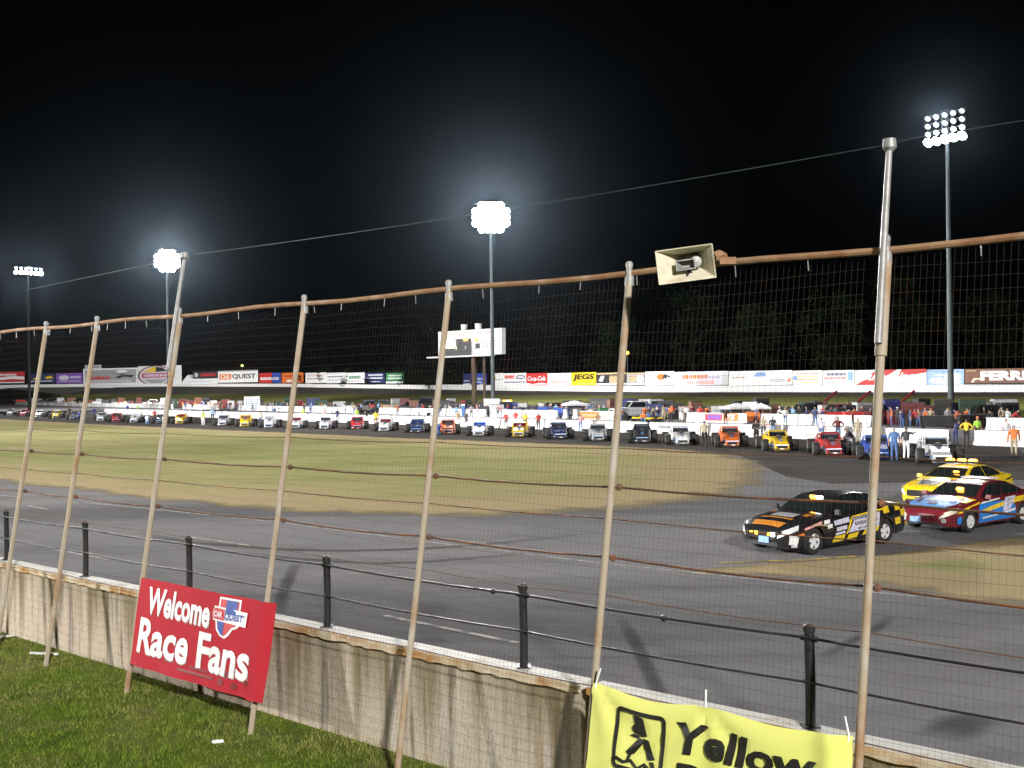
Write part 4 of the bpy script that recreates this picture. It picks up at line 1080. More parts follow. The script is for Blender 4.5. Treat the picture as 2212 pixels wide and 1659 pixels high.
# ------------------------------------------------------------------ sedans
class Sedan:
    L, W = 4.84, 1.84
    xf, xr, wr = 1.53, -1.29, .335
    def __init__(s, paint, boxy=0.0):
        s.b = boxy
        s.paint = paint
    def top(s, x): return interp([(-2.42, .84), (-2.36, .95), (-2.2, 1.02), (-1.7, 1.06), (-1.2, 1.03), (.3, .99), (1.0, .985), (1.6, .90), (2.1, .79), (2.3, .70), (2.4, .60), (2.44, .52)], x)
    def hw(s, x): return interp([(-2.44, .58), (-2.38, .72), (-2.25, .81), (-1.9, .88), (-1.2, .915), (1.2, .915), (1.8, .885), (2.15, .80), (2.32, .69), (2.41, .52), (2.45, .36)], x)
    def bot(s, x):
        zb = interp([(-2.44, .42), (-2.3, .27), (-1.8, .22), (1.9, .2), (2.3, .22), (2.45, .3)], x)
        for xc in (s.xf, s.xr):
            d = abs(x - xc); Rr = .385
            if d < Rr: zb = max(zb, .33 + math.sqrt(Rr * Rr - d * d))
        return zb
    def side(s, x, z):                        # half width of the flank at the height z
        w_ = s.hw(x); t = s.top(x); zb = .2
        if z < .45: return w_ - .05 * ((.45 - z) / .25)
        return w_ - .05 * max(0, (z - .62) / (t - .6 + 1e-3)) ** 2
    def crown(s, x, y):                       # height of hood or boot at offset y
        w_ = s.hw(x); return s.top(x) + .035 - .075 * (abs(y) / w_) ** 2.2
    def body(s):
        xs = sorted(set([-2.44, -2.41, -2.36, -2.28, 2.28, 2.36, 2.41, 2.44] + [-2.2 + 4.4 * k / 44 for k in range(45)] + [c + .385 * math.cos(q * math.pi / 14) for c in (s.xf, s.xr) for q in range(15)]))
        rings = []
        for x in xs:
            w_, t, zb = s.hw(x), s.top(x), s.bot(x)
            zs = [zb, max(.42, zb + .01), max(.62, zb + .03), max(t - .14, zb + .05)]
            half = [(s.side(x, zs[0]), zs[0]), (s.side(x, zs[1]), zs[1]), (s.side(x, zs[2]), zs[2]), (s.side(x, zs[3]), zs[3])]
            half += [(w_ - .06, s.crown(x, w_ - .06) - .012), (w_ * .82, s.crown(x, w_ * .82)), (w_ * .45, s.crown(x, w_ * .45)), (0, s.crown(x, 0))]
            half = [(y, max(z, zb + .004 * i)) for i, (y, z) in enumerate(half)]
            rings.append([(x, y, z) for y, z in half] + [(x, -y, z) for y, z in half[-2::-1]])
        return MB().loft(rings, s.paint, closed=False, cap=True)
    def roofpt(s, u, v):                      # u along the glasshouse from screen foot (0) to rear glass foot (1), v across -1..1
        P_ = [(0, 1.04, .985), (.18, .66, 1.18), (.34, .28, 1.35), (.44, -.05, 1.425), (.58, -.55, 1.44), (.72, -1.0, 1.385), (.86, -1.42, 1.22), (1, -1.82, 1.06)]
        x = interp([(p[0], p[1]) for p in P_], u); z = interp([(p[0], p[2]) for p in P_], u)
        y = v * (s.gy(z)); return Vector((x - .05 * v * v * (1 if u < .5 else -1), y, z - .03 * abs(v) ** 3))
    def gy(s, z): return .80 - .24 * max(0, (z - .98)) / .46
    def cabin(s):
        us = [k / 24 for k in range(25)]; rings = []
        for u in us:
            c = s.roofpt(u, 0); row = []
            b0 = .97
            e = s.roofpt(u, 1)
            row.append((e.x, .80 + .03, min(b0, e.z) - .03)); row.append((e.x, e.y + .008, e.z - .02))
            for v in (.94, .8, .5, .2): row.append(tuple(s.roofpt(u, v)))
            rings.append(row + [(x, -y, z) for x, y, z in row[::-1]])
        return MB().loft(rings, s.paint, closed=False, cap=False)
    def glass_strip(s, u0, u1, vm, lift):
        vs = []; fs = []; n = 8; m_ = 8
        for i in range(n + 1):
            for j in range(m_ + 1):
                u = lerp(u0, u1, i / n); v = lerp(-vm, vm, j / m_)
                p = s.roofpt(u, v); q = s.roofpt(u + .01, v) - s.roofpt(u - .01, v)
                nn = q.cross(Vector((0, 1, 0))); nn = nn if nn.z > 0 else -nn
                vs.append(p + nn.normalized() * lift)
        for i in range(n):
            for j in range(m_): k = i * (m_ + 1) + j; fs.append((k, k + 1, k + m_ + 2, k + m_ + 1))
        return vs, fs
    def poly_on_side(s, pts, sgn, lift, cabin=False, maxlen=.16):
        bm = bmesh.new()
        f = bm.faces.new([bm.verts.new((x, 0, z)) for x, z in pts])
        bmesh.ops.triangulate(bm, faces=[f])
        for _ in range(5):
            es = [e for e in bm.edges if e.calc_length() > maxlen]
            if not es: break
            bmesh.ops.subdivide_edges(bm, edges=es, cuts=1)
            bmesh.ops.triangulate(bm, faces=bm.faces[:])
        vs = []
        bm.verts.index_update()
        for v in bm.verts:
            x, z = v.co.x, v.co.z
            y = (s.gy(z) + .018 if cabin else s.side(x, z)) + lift
            vs.append((x, sgn * y, z))
        fs = [tuple(v.index for v in f.verts) for f in bm.faces]
        bm.free(); return vs, fs
    def poly_on_hood(s, pts, lift, maxlen=.14):
        bm = bmesh.new(); f = bm.faces.new([bm.verts.new((x, y, 0)) for x, y in pts]); bmesh.ops.triangulate(bm, faces=[f])
        for _ in range(5):
            es = [e for e in bm.edges if e.calc_length() > maxlen]
            if not es: break
            bmesh.ops.subdivide_edges(bm, edges=es, cuts=1); bmesh.ops.triangulate(bm, faces=bm.faces[:])
        bm.verts.index_update()
        vs = [(v.co.x, v.co.y, s.crown(v.co.x, v.co.y) + lift) for v in bm.verts]; fs = [tuple(v.index for v in f.verts) for f in bm.faces]; bm.free()
        return vs, fs
    def nose_patch(s, y0, y1, z0, z1, lift=.012):  # patch on the front end
        vs = []; fs = []; n = 6
        for i in range(n + 1):
            y = lerp(y0, y1, i / n)
            x = interp([(0, 2.45), (.36, 2.45), (.52, 2.41), (.69, 2.32), (.80, 2.15), (.885, 1.8)], abs(y)) + lift
            dx = -.05 * 0
            vs += [(x - .01, y, z0), (min(x, 2.46) - .015 * 0, y, z1)]
        for i in range(n): fs.append((2 * i, 2 * i + 2, 2 * i + 3, 2 * i + 1))
        return vs, fs
    def make(s, root, rim_mat, spokes=5, dark_pillars=False):
        s.body().build('body', parent=root, smooth=True)
        MB().box((0, 0, .36), (3.9, 1.45, .3), shadowblack).build('underbody', parent=root)
        cb = s.cabin().build('roof', parent=root, smooth=True)
        vs, fs = s.glass_strip(.03, .31, .9, .012); MB().add(vs, fs, glass).build('windscreen', parent=root, smooth=True)
        vs, fs = s.glass_strip(.74, .97, .86, .012); MB().add(vs, fs, glass).build('rear_window', parent=root, smooth=True)
        for sg in (1, -1):
            for pts in ([(.78, 1.0), (.40, 1.235), (.12, 1.355), (-.33, 1.375), (-.36, 1.0)], [(-.42, 1.0), (-.40, 1.375), (-.80, 1.35), (-1.12, 1.24), (-1.34, 1.10), (-1.36, 1.03)]):
                vs, fs = s.poly_on_side(pts, sg, .006, True); MB().add(vs, fs, glass).build('side_window', parent=root)
        for sg in (1, -1):
            for x in (s.xf, s.xr): add_wheel(root, (x, sg * .79, s.wr), s.wr, .225, rim_mat, spokes, sg)
            mb = MB(); mb.box((.72, sg * .99, 1.02), (.12, .2, .13), s.paint, 0, 0, .85); mb.build('wing_mirror', parent=root, bevel=.02)

def stencil(car, root, sides, hood=(), lift=.010, name='livery'):
    mb = MB()
    for k, (pts, matn) in enumerate(sides):
        for sg in (1, -1):
            vs, fs = car.poly_on_side(pts, sg, lift + .003 * k); mb.add(vs, fs, P(matn, True))
    for k, (pts, matn) in enumerate(hood):
        vs, fs = car.poly_on_hood(pts, lift + .003 * k); mb.add(vs, fs, P(matn, True))
    return mb.build(name, parent=root, fix=False)
def side_text(car, root, t, cx, cz, w_, h_, mat, slope=0.0, shear=.25, lift=.04, name='lettering'):
    mb = MB()
    for sg in (1, -1):
        fr = lambda a, b: ((cx - (a - cx) * sg) if False else (cx - sg * (a - cx)), sg * (car.side(cx, cz) + lift), b + slope * (a - cx) * 1)
        mb.text(t, fr, cx, cz, w_, h_, mat, .03, shear)
    return mb.build(name, parent=root, fix=False)
def place_car(front_px, rear_px):
    f, r = at(*front_px), at(*rear_px)
    h = (f - r).normalized(); left = Vector((-h.y, h.x, 0))
    if left.y > 0: left = -left
    ang = math.atan2(h.y, h.x)
    mid = f + h * (-1.53) + left * -.79
    return mid, ang
# -- black pace car
pos, ang = place_car((1752, 1197), (1908, 1173))
car = Sedan(P('black', True)); bc = thing('pace_car', pos, ang, 'black sedan with yellow checkered flank and flashing amber grille lights', 'car')
bc.scale = (1, 1, .96); car.make(bc, P('wheel', True))
ck = []
for i in range(5):
    for j in range(3):
        if (i + j) % 2 == 0:
            x0 = -1.22 - i * .26; z0 = .44 + j * .19 + .02 * i
            if x0 - .26 < -2.3: continue
            if z0 < car.bot(x0) + .02 or z0 < car.bot(x0 - .26) + .02: continue
            ck.append(([(x0, z0), (x0 - .26, z0 + .02), (x0 - .22, z0 + .2), (x0 + .04, z0 + .18)], 'yellow'))
strokes = []
rs_ = random.Random(12)
for row, (za, hh) in enumerate(((.76, .09), (.63, .10), (.53, .05))):   # broken, unreadable lettering on the flank panel
    x = .12 - .1 * row
    while x > -.86:
        w_ = rs_.uniform(.05, .11); z = za + (.12 - x) * .07
        strokes.append(([(x, z), (x - w_, z + .01), (x - w_ + .05, z + hh), (x + .05, z + hh * .9)], 'grey')); x -= w_ + .035
sides = ck + [([(.86, .24), (.42, .26), (.36, .42), (.78, .4)], 'yellow'), ([(.30, .27), (-.10, .30), (-.16, .44), (.24, .40)], 'yellow'), ([(-.3, .33), (-.62, .36), (-.7, .5), (-.38, .47)], 'yellow'), ([(-.78, .38), (-.94, .40), (-.98, .52), (-.84, .5)], 'yellow'),
              ([(.36, .42), (.30, .42), (.06, .86), (.14, .86)], 'yellow'), ([(.1, .87), (-.9, .96), (-1.2, .97), (-1.2, .93), (-.9, .92), (.05, .83)], 'yellow'),
              ([(.28, .45), (-.95, .52), (-1.02, .90), (.02, .80)], 'lav'), ([(.84, .80), (.24, .86), (.22, .73), (.82, .68)], 'lav'), ([(.76, .62), (.34, .66), (.34, .56), (.74, .52)], 'lav'), ([(.80, .48), (.42, .52), (.42, .46), (.80, .42)], 'lav'),
              ([(1.22, .84), (1.0, .86), (1.0, .76), (1.22, .74)], 'white'), ([(1.10, .73), (.92, .74), (.92, .64), (1.10, .62)], 'white'), ([(1.9, .70), (1.3, .84), (1.3, .78), (1.9, .64)], 'pink'),
              ([(1.72, .74), (1.42, .77), (1.12, .72), (1.12, .69), (1.42, .735), (1.72, .71)], 'tan'), ([(2.1, .56), (1.92, .58), (1.92, .52), (2.1, .5)], 'orange'), ([(-2.16, .52), (-2.27, .54), (-2.27, .44), (-2.16, .43)], 'yellow')]
hood = [([(2.3, -.4), (2.3, .45), (2.08, .5), (2.08, -.5)], 'amber'), ([(2.02, -.5), (2.02, -.2), (1.7, -.3), (1.7, -.55)], 'black'), ([(2.0, 0), (2.0, .3), (1.8, .35), (1.8, 0)], 'black'), ([(1.88, -.5), (1.88, .5), (1.8, .5), (1.8, -.5)], 'amber'), ([(1.74, -.3), (1.74, .4), (1.42, .4), (1.42, -.3)], 'grey'), ([(1.5, .5), (1.5, .66), (1.3, .62), (1.3, .5)], 'amber'), ([(1.4, -.66), (1.4, -.45), (1.3, -.45), (1.3, -.6)], 'amber')]
stencil(car, bc, sides + strokes, hood)
mb = MB()
for sg in (1, -1):
    vs, fs = car.poly_on_side([(2.26, .3), (2.05, .28), (2.02, .52), (2.26, .54)], sg, .016); mb.add(vs, fs, P('white'))
    vs, fs = car.poly_on_side([(2.2, .22), (2.05, .21), (2.05, .28), (2.2, .285)], sg, .018); mb.add(vs, fs, P('lav'))
mb.build('sponsor_sticker', parent=bc, fix=False)
def front_end(root, car, hl, grille=True, plate_y=.25, plate_mat='lightblue', low=True, gz=(.46, .60), gmat=None):
    for sg in (1, -1):
        vs = []; fs = []
        for i in range(7):
            y = lerp(.5, .83, i / 6); x = interp([(.36, 2.44), (.52, 2.41), (.69, 2.32), (.80, 2.15), (.885, 1.8)], y) + .018
            t = car.top(x - .05); vs += [(x, sg * y, t - .17), (x - .03, sg * y, t - .03)]
        for i in range(6): fs.append((2 * i, 2 * i + 2, 2 * i + 3, 2 * i + 1))
        MB().add(vs, fs, hl).build('headlight', parent=root)
    if grille:
        vs, fs = car.nose_patch(-.44, .44, gz[0], gz[1], .014); MB().add(vs, fs, gmat or shadowblack).build('grille', parent=root)
    MB().box((2.475, plate_y, .40), (.02, .32, .16), P(plate_mat)).build('licence_plate', parent=root, bevel=.005)
    vs, fs = car.nose_patch(-.5, .5, .25, .34, .01); MB().add(vs, fs, P('dark')).build('lower_intake', parent=root)
front_end(bc, car, P('white', True), True, .12)
for y, mt, s in ((.40, whitelamp, .10), (.28, amber, .07), (-.12, amber, .08), (-.28, amber, .06)):
    MB().box((2.475, y, .545), (.03, s * 1.3, s), mt).build('grille_light', parent=bc, bevel=.01)
for sg in (.18, -.02):
    MB().box((.42, sg, 1.33), (.08, .17, .06), whitelamp if sg > .1 else amber).build('windscreen_light', parent=bc, bevel=.01)
# -- maroon and blue pace car
pos, ang = place_car((2089, 1150), (2211, 1129.5))
car2 = Sedan(P('maroon', True)); mc = thing('pace_car', pos, ang, 'maroon sedan with blue hood and blue, yellow and white flank stripes', 'car')
mc.scale = (1, 1, .92); car2.make(mc, P('wheel', True), 6)
stencil(car2, mc, [([(1.1, .25), (-.86, .27), (-.86, .46), (-.75, .78), (-.2, .84), (.5, .84), (1.06, .82), (1.12, .72)], 'blue2'), ([(1.02, .62), (.5, .72), (-.1, .80), (-.9, .9), (-2.1, .96), (-2.1, .80), (-.9, .74), (-.2, .68), (.4, .60), (1.0, .54)], 'yellow'), ([(-1.75, .76), (-2.2, .80), (-2.2, .42), (-1.75, .5)], 'blue2'),
                   ([(1.0, .82), (.6, .85), (0, .9), (0, .94), (.6, .9), (1.0, .87)], 'white'), ([(.95, .36), (.1, .42), (.1, .46), (.95, .42)], 'white'), ([(-.2, .44), (-.8, .5), (-.8, .57), (-.2, .5)], 'white'), ([(-.1, .5), (-.5, .56), (-.85, .95), (-.3, .93), (-.15, .74)], 'lav'), ([(-.3, .66), (-.65, .74), (-.67, .78), (-.32, .7)], 'grey'), ([(-.3, .78), (-.65, .86), (-.67, .9), (-.32, .82)], 'grey'), ([(2.08, .3), (1.94, .28), (1.94, .44), (1.98, .52), (2.1, .48)], 'blue2'), ([(2.1, .6), (1.95, .72), (1.1, .9), (1.1, .84), (1.5, .78), (1.95, .62)], 'yellow')],
        [([(2.3, -.5), (2.3, .45), (1.9, .66), (1.1, .68), (1.1, -.72), (1.9, -.72)], 'blue3'), ([(1.62, .60), (1.62, .82), (1.12, .86), (1.12, .62)], 'yellow'), ([(1.75, -.35), (1.75, .3), (1.55, .3), (1.55, -.35)], 'silver'), ([(2.05, -.1), (2.05, .15), (1.9, .15), (1.9, -.1)], 'maroon'), ([(1.95, -.5), (1.95, -.42), (1.5, -.5), (1.5, -.6)], 'maroon'), ([(1.7, .35), (1.7, .52), (1.5, .52), (1.5, .35)], 'brown')])
front_end(mc, car2, P('cream', True), True, -.2, 'lightblue', True, (.46, .58), P('maroon', True))
for sg in (1, -1): MB().lathe([(0, .02), (.07, .02), (.08, 0)], (2.38, sg * .6, .4), 'X', 12, P('silver', True)).build('fog_lamp', parent=mc)
MB().box((2.49, .15, .5), (.015, .5, .015), chrome).box((2.49, .15, .56), (.015, .5, .015), chrome).build('chrome_bar', parent=mc)
MB().box((.72, .12, 1.2), (.1, .2, .1), amber).build('windscreen_light', parent=mc, bevel=.02)
MB().box((-.55, 0, 1.47), (.5, .9, .03), P('lav', True)).build('roof_panel', parent=mc, bevel=.01)
# -- yellow pace car
pos, ang = place_car((2066, 1099), (2203, 1078))
car3 = Sedan(P('yellow', True)); yc = thing('pace_car', pos, ang, 'yellow coupe with black hood scoop and amber roof light bar', 'car')
yc.scale = (1, 1, .94); car3.make(yc, P('wheel', True))
stencil(car3, yc, [([(-1.45, .84), (-2.2, .93), (-2.2, .88), (-1.7, .80)], 'black')], [([(2.1, -.28), (2.1, .28), (1.5, .42), (1.5, -.42)], 'grey'), ([(2.05, -.24), (2.05, .24), (1.55, .36), (1.55, -.36)], 'dark')])
front_end(yc, car3, P('white', True), True, .3, 'yellow', True, (.44, .66), None)
mb = MB()
MB().box((-.25, 0, 1.49), (.26, 1.1, .06), shadowblack).build('light_bar_base', parent=yc, bevel=.02)
for y in (-.4, 0.02, .42): MB().box((-.25, y, 1.56), (.2, .26, .1), amber).build('bar_light', parent=yc, bevel=.03)
MB().box((.72, .35, 1.22), (.05, .22, .05), amber).build('windscreen_light', parent=yc, bevel=.02)
MB().box((.05, -.15, 1.435), (.3, .3, .012), P('white', True)).build('roof_sticker', parent=yc)
vs, fs = car3.glass_strip(.32, .355, .88, .014); MB().add(vs, fs, P('white', True)).build('screen_band', parent=yc)
vs, fs = car2.glass_strip(.32, .355, .88, .014); MB().add(vs, fs, P('white', True)).build('screen_band', parent=mc)
# ------------------------------------------------------------------ open-wheel modified race cars (nose along +x)
HOODM, TRIM = P('blue', True), P('khaki', True)
BODY, ROOF, NOSE, WIN = P('red', True), P('white', True), P('silver', True), P('dark', True)
def make_modified():
    root = thing('race_car', (0, 0, 0), 0, 'race car', 'race car', 'modified race cars parked in a row along the pit wall')
    # rear body with quarter panels, tapered hood, nose box
    MB().rects([(-2.1, .72, .66, .34, .84), (-1.7, .76, .70, .18, .90), (-.9, .78, .72, .16, .90), (.1, .70, .62, .16, .88), (.45, .60, .54, .16, .86)], BODY).build('rear_body', parent=root, bevel=.04)
    MB().rects([(.40, .56, .52, .22, .85), (1.0, .50, .46, .2, .78), (1.6, .46, .42, .18, .68), (1.95, .45, .40, .16, .60)], HOODM).build('hood', parent=root, bevel=.04)
    MB().rects([(1.93, .47, .42, .12, .60), (2.12, .48, .43, .09, .50), (2.22, .47, .42, .07, .44)], NOSE).build('nose', parent=root, bevel=.03)
    MB().box((2.225, 0, .28), (.02, .64, .15), shadowblack).build('grille', parent=root)
    mb = MB(); mb.tube([(1.9, -.46, .16), (2.3, -.5, .17), (2.36, -.38, .17), (2.36, .38, .17), (2.3, .5, .17), (1.9, .46, .16)], .025, 8)
    mb.build('front_bumper', chrome, root, smooth=True)
    # cabin: pillars, roof, window openings
    mb = MB()
    for sg in (1, -1):
        mb.loft([[(x, sg * y, z) for x, y, z in r] for r in ([(.50, .60, .84), (.38, .60, .84), (.38, .54, .84), (.50, .54, .84)], [(.16, .56, 1.2), (.02, .56, 1.2), (.02, .50, 1.2), (.16, .50, 1.2)])], ROOF)
        mb.loft([[(x, sg * y, z) for x, y, z in r] for r in ([(-.72, .66, .88), (-1.45, .66, .88), (-1.45, .60, .88), (-.72, .60, .88)], [(-.62, .57, 1.2), (-1.0, .57, 1.2), (-1.0, .51, 1.2), (-.62, .51, 1.2)])], ROOF)
        mb.box((-.3, sg * .655, .9), (1.3, .04, .1), ROOF)
    mb.box((-.62, 0, 1.185), (.07, 1.06, .03), ROOF); mb.box((.08, 0, 1.185), (.06, 1.04, .025), ROOF)
    mb.build('cabin', parent=root)
    MB().rects([(-1.05, .58, .54, 1.17, 1.20), (-.8, .60, .56, 1.19, 1.245), (-.2, .60, .56, 1.19, 1.255), (.1, .58, .53, 1.18, 1.225), (.17, .57, .53, 1.165, 1.185)], ROOF).build('roof', parent=root, bevel=.02)
    MB().add([(.40, -.54, .86), (.40, .54, .86), (.06, .51, 1.18), (.06, -.51, 1.18)], [(0, 1, 2, 3)], WIN).build('windscreen', parent=root, fix=False)
    mb = MB(); mb.tube([(-.5, -.5, .5), (-.5, -.5, 1.16), (-.5, .5, 1.16), (-.5, .5, .5)], .025, 6); mb.box((-.45, .1, .75), (.2, .5, .6), shadowblack)
    mb.build('roll_cage', shadowblack, root)
    MB().lathe([(0, .14), (.09, .11), (.13, .02), (.11, -.1), (.06, -.13)], (-.25, .08, 1.02), 'Z', 12, P('white', True)).build('helmet', parent=root, smooth=True)
    mb = MB()
    mb.add([(.52, -.26, .862), (.52, .26, .862), (1.0, .24, .792), (1.0, -.24, .792)], [(0, 1, 2, 3)], NOSE)
    for sg in (1, -1): mb.add([(-.2, sg * .79, .3), (-.9, sg * .795, .3), (-.9, sg * .78, .74), (-.2, sg * .765, .74)], [(0, 1, 2, 3)], NOSE)
    mb.build('number_panel', parent=root, fix=False)
    mb = MB()
    mb.add([(.12, -.53, 1.128), (.12, .53, 1.128), (.055, .51, 1.19), (.055, -.51, 1.19)], [(0, 1, 2, 3)], TRIM)
    mb.add([(1.1, -.1, .772), (1.1, .1, .772), (1.9, .1, .622), (1.9, -.1, .622)], [(0, 1, 2, 3)], TRIM)
    mb.add([(2.236, -.44, .375), (2.236, .44, .375), (2.226, .42, .43), (2.226, -.42, .43)], [(0, 1, 2, 3)], TRIM)
    for sg in (1, -1): mb.add([(1.94, sg * .46, .2), (.6, sg * .575, .3), (.6, sg * .56, .5), (1.94, sg * .445, .4)], [(0, 1, 2, 3)], TRIM)
    mb.build('livery', parent=root, fix=False)
    mb = MB(); mb.box((.86, 0, .90), (.5, .34, .13), None, 0, 0, .8)
    mb.build('air_cleaner', P('dark'), root, bevel=.02)
    mb = MB()
    for sg in (1, -1):
        mb.tube([(1.45, sg * .4, .34), (1.35, sg * .8, .33)], .03, 6); mb.tube([(1.7, sg * .4, .28), (1.38, sg * .8, .30)], .025, 6)
        mb.tube([(.75, sg * .6, .24), (.6, sg * .95, .26), (-.6, sg * .95, .26), (-.75, sg * .7, .24)], .03, 6)
    mb.tube([(-1.3, -.8, .36), (-1.3, .8, .36)], .04, 6); mb.tube([(-2.1, -.6, .4), (-2.3, -.6, .42), (-2.3, .6, .42), (-2.1, .6, .4)], .03, 6)
    mb.build('chassis_bars', shadowblack, root)
    for x, y, r, wd in ((1.38, .93, .375, .38), (-1.3, .95, .41, .44)):
        for sg in (1, -1): add_wheel(root, (x, sg * y, r), r, wd, galv, 0, sg, .52)
    return root
mod = make_modified()
CARS = [ # x, y of the nose on the ground, body, roof, nose, windscreen, label
 (2036, 1003, 'silver', 'silver', 'silver', 'dark', 'silver race car at the near end of the parked row'),
 (1901, 994, 'blue', 'blue', 'blue', 'dark', 'deep blue race car with people leaning at it, second from the near end'),
 (1802, 985, 'red', 'red', 'red', 'dark', 'red race car with white roof edge, third from the near end'),
 (1690, 975.5, 'yellow', 'yellow', 'yellow', 'black', 'yellow race car with black hood panel, fourth from the near end'),
 (1582, 967, 'orange', 'maroon', 'orange', 'dark', 'orange-red race car with a dark red and green roof'),
 (1475, 962, 'white', 'white', 'white', 'dark', 'white race car just left of the orange-red one'),
 (1388, 958, 'maroon', 'dark', 'dark', 'dark', 'dark maroon race car right behind the leaning fence post'),
 (1292, 953, 'white', 'white', 'silver', 'dark', 'white and silver race car with a white helmet in the window'),
 (1211, 949, 'navy', 'lightblue', 'navy', 'dark', 'navy race car with a light blue cabin'),
 (1120, 945, 'yellow', 'yellow', 'yellow', 'maroon', 'bright yellow race car in the middle of the row'),
 (1034, 942.6, 'white', 'white', 'white', 'blue', 'white race car with a bright blue windscreen panel'),
 (968, 939, 'orange', 'dark', 'orange', 'dark', 'orange race car with a man crouching at its front wheel'),
 (900, 935, 'white', 'white', 'navy', 'navy', 'white race car with navy windscreen and nose'),
 (829, 932, 'white', 'white', 'white', 'maroon', 'white race car with dark red windscreen beside the yellow shirted person'),
 (771, 927.5, 'maroon', 'dark', 'red', 'dark', 'black and red race car in the left half of the row'),
 (700.5, 927, 'white', 'red', 'white', 'dark', 'white race car with a red roof'),
 (638, 925.5, 'white', 'white', 'white', 'maroon', 'white race car partly hidden by a fence post, left of the red roofed one'),
 (580, 924.5, 'orange', 'orange', 'white', 'grey', 'orange and white race car with an orange roof'),
 (528, 922, 'yellow', 'dark', 'yellow', 'brown', 'yellow race car with dark roof, left of the orange and white one'),
 (480, 919.5, 'black', 'white', 'silver', 'dark', 'black race car with white roof edge, nose pale'),
 (387, 916, 'yellow', 'brown', 'yellow', 'maroon', 'yellow race car beside the spliced fence post'),
 (344, 915, 'dark', 'dark', 'dark', 'dark', 'all dark race car between a yellow and a white one'),
 (288, 913.5, 'white', 'white', 'white', 'silver', 'plain white race car with pale windscreen'),
 (250, 912, 'red', 'white', 'red', 'dark', 'red race car between two white ones, toward the far end'),
 (216, 910, 'white', 'white', 'white', 'dark', 'white race car left of the far red one'),
 (157, 906, 'dark', 'silver', 'dark', 'dark', 'dark race car with a pale roof, toward the far end'),
 (119, 903.5, 'green', 'dark', 'yellow', 'dark', 'dark green race car with yellow nose, toward the far end'),
 (81, 901, 'white', 'white', 'white', 'dark', 'third race car from the far end, all white'),
 (48, 899.5, 'red', 'silver', 'red', 'dark', 'second race car from the far end, red'),
 (20, 897.6, 'silver', 'grey', 'white', 'dark', 'last race car at the far end of the row, grey'),
]
mch = CHILD(mod)
rt_ = random.Random(5)
row_pos = []
for i, (px, py, b_, r_, n_, w_, lab) in enumerate(CARS):
    p = at(px, py); ang = -math.pi / 2 + R(random.uniform(-4, 4)) - math.atan((px - CX) / FPX) * .62
    h = Vector((math.cos(ang), math.sin(ang), 0)); c = p - h * 2.2
    o = mod if i == 0 else dup(mod, ch=mch)
    o.location = (c.x, c.y, .004); o.rotation_euler = (0, 0, ang); o['label'] = lab
    row_pos.append((px, c))
    hood_c = {3: 'black', 1: 'navy', 4: 'maroon', 7: 'silver', 8: 'navy', 12: 'white', 14: 'red', 17: 'white', 19: 'silver'}.get(i, b_)
    trim_c = rt_.choice(['white', 'white', 'dark', 'red', 'lightblue', 'yellow', 'silver', 'orange'])
    o.scale = (rt_.uniform(.96, 1.04), rt_.uniform(.97, 1.03), rt_.uniform(.96, 1.05))
    tab = {HOODM.name: P(hood_c, True), TRIM.name: P(trim_c, True), BODY.name: P(b_, True), ROOF.name: P(r_, True), NOSE.name: P(n_, True), WIN.name: P(w_, True)}
    for k in o.children: recolour(k, tab)

# ------------------------------------------------------------------ people
SKIN, TOP, LEGS, HAIR, SHOE = P('pink'), P('red'), P('denim'), P('brown'), P('dark')
C.update({'skin': (.45, .26, .18), 'skin2': (.3, .16, .1), 'hair1': (.05, .03, .02), 'hair2': (.16, .1, .05), 'hairgrey': (.3, .3, .3)})
SKIN, HAIR = P('skin'), P('hair1')
BASE = dict(pel=(0, 0, .95), wai=(.0, 0, 1.10), che=(0, 0, 1.30), nb=(-.01, 0, 1.46), nk=(.01, 0, 1.53), hd=(.025, 0, 1.62), ht=(.02, 0, 1.71),
            hL=(0, .095, .92), kL=(.03, .11, .5), aL=(-.02, .12, .09), tL=(.15, .14, .04), hR=(0, -.095, .92), kR=(.03, -.11, .5), aR=(-.02, -.12, .09), tR=(.15, -.14, .04),
            sL=(0, .19, 1.42), eL=(-.03, .25, 1.14), wL=(.06, .26, .90), fL=(.10, .255, .76), sR=(0, -.19, 1.42), eR=(-.03, -.25, 1.14), wR=(.06, -.26, .90), fR=(.10, -.255, .76))
RAD = dict(pel=(.12, .16), wai=(.105, .145), che=(.12, .17), nb=(.07, .08), nk=(.055, .055), hd=(.095, .08), ht=(.07, .06), hL=(.1, .1), kL=(.062, .062), aL=(.045, .045), tL=(.04, .05), hR=(.1, .1), kR=(.062, .062), aR=(.045, .045), tR=(.04, .05),
           sL=(.07, .07), eL=(.05, .05), wL=(.036, .036), fL=(.03, .04), sR=(.07, .07), eR=(.05, .05), wR=(.036, .036), fR=(.03, .04))
BONES = [('pel', 'wai', 1), ('wai', 'che', 1), ('che', 'nb', 1), ('nb', 'nk', 0), ('nk', 'hd', 0), ('hd', 'ht', 0), ('pel', 'hL', 2), ('hL', 'kL', 2), ('kL', 'aL', 2), ('aL', 'tL', 4), ('pel', 'hR', 2), ('hR', 'kR', 2), ('kR', 'aR', 2), ('aR', 'tR', 4),
         ('che', 'sL', 1), ('sL', 'eL', 1), ('eL', 'wL', 5), ('wL', 'fL', 0), ('che', 'sR', 1), ('sR', 'eR', 1), ('eR', 'wR', 5), ('wR', 'fR', 0)]
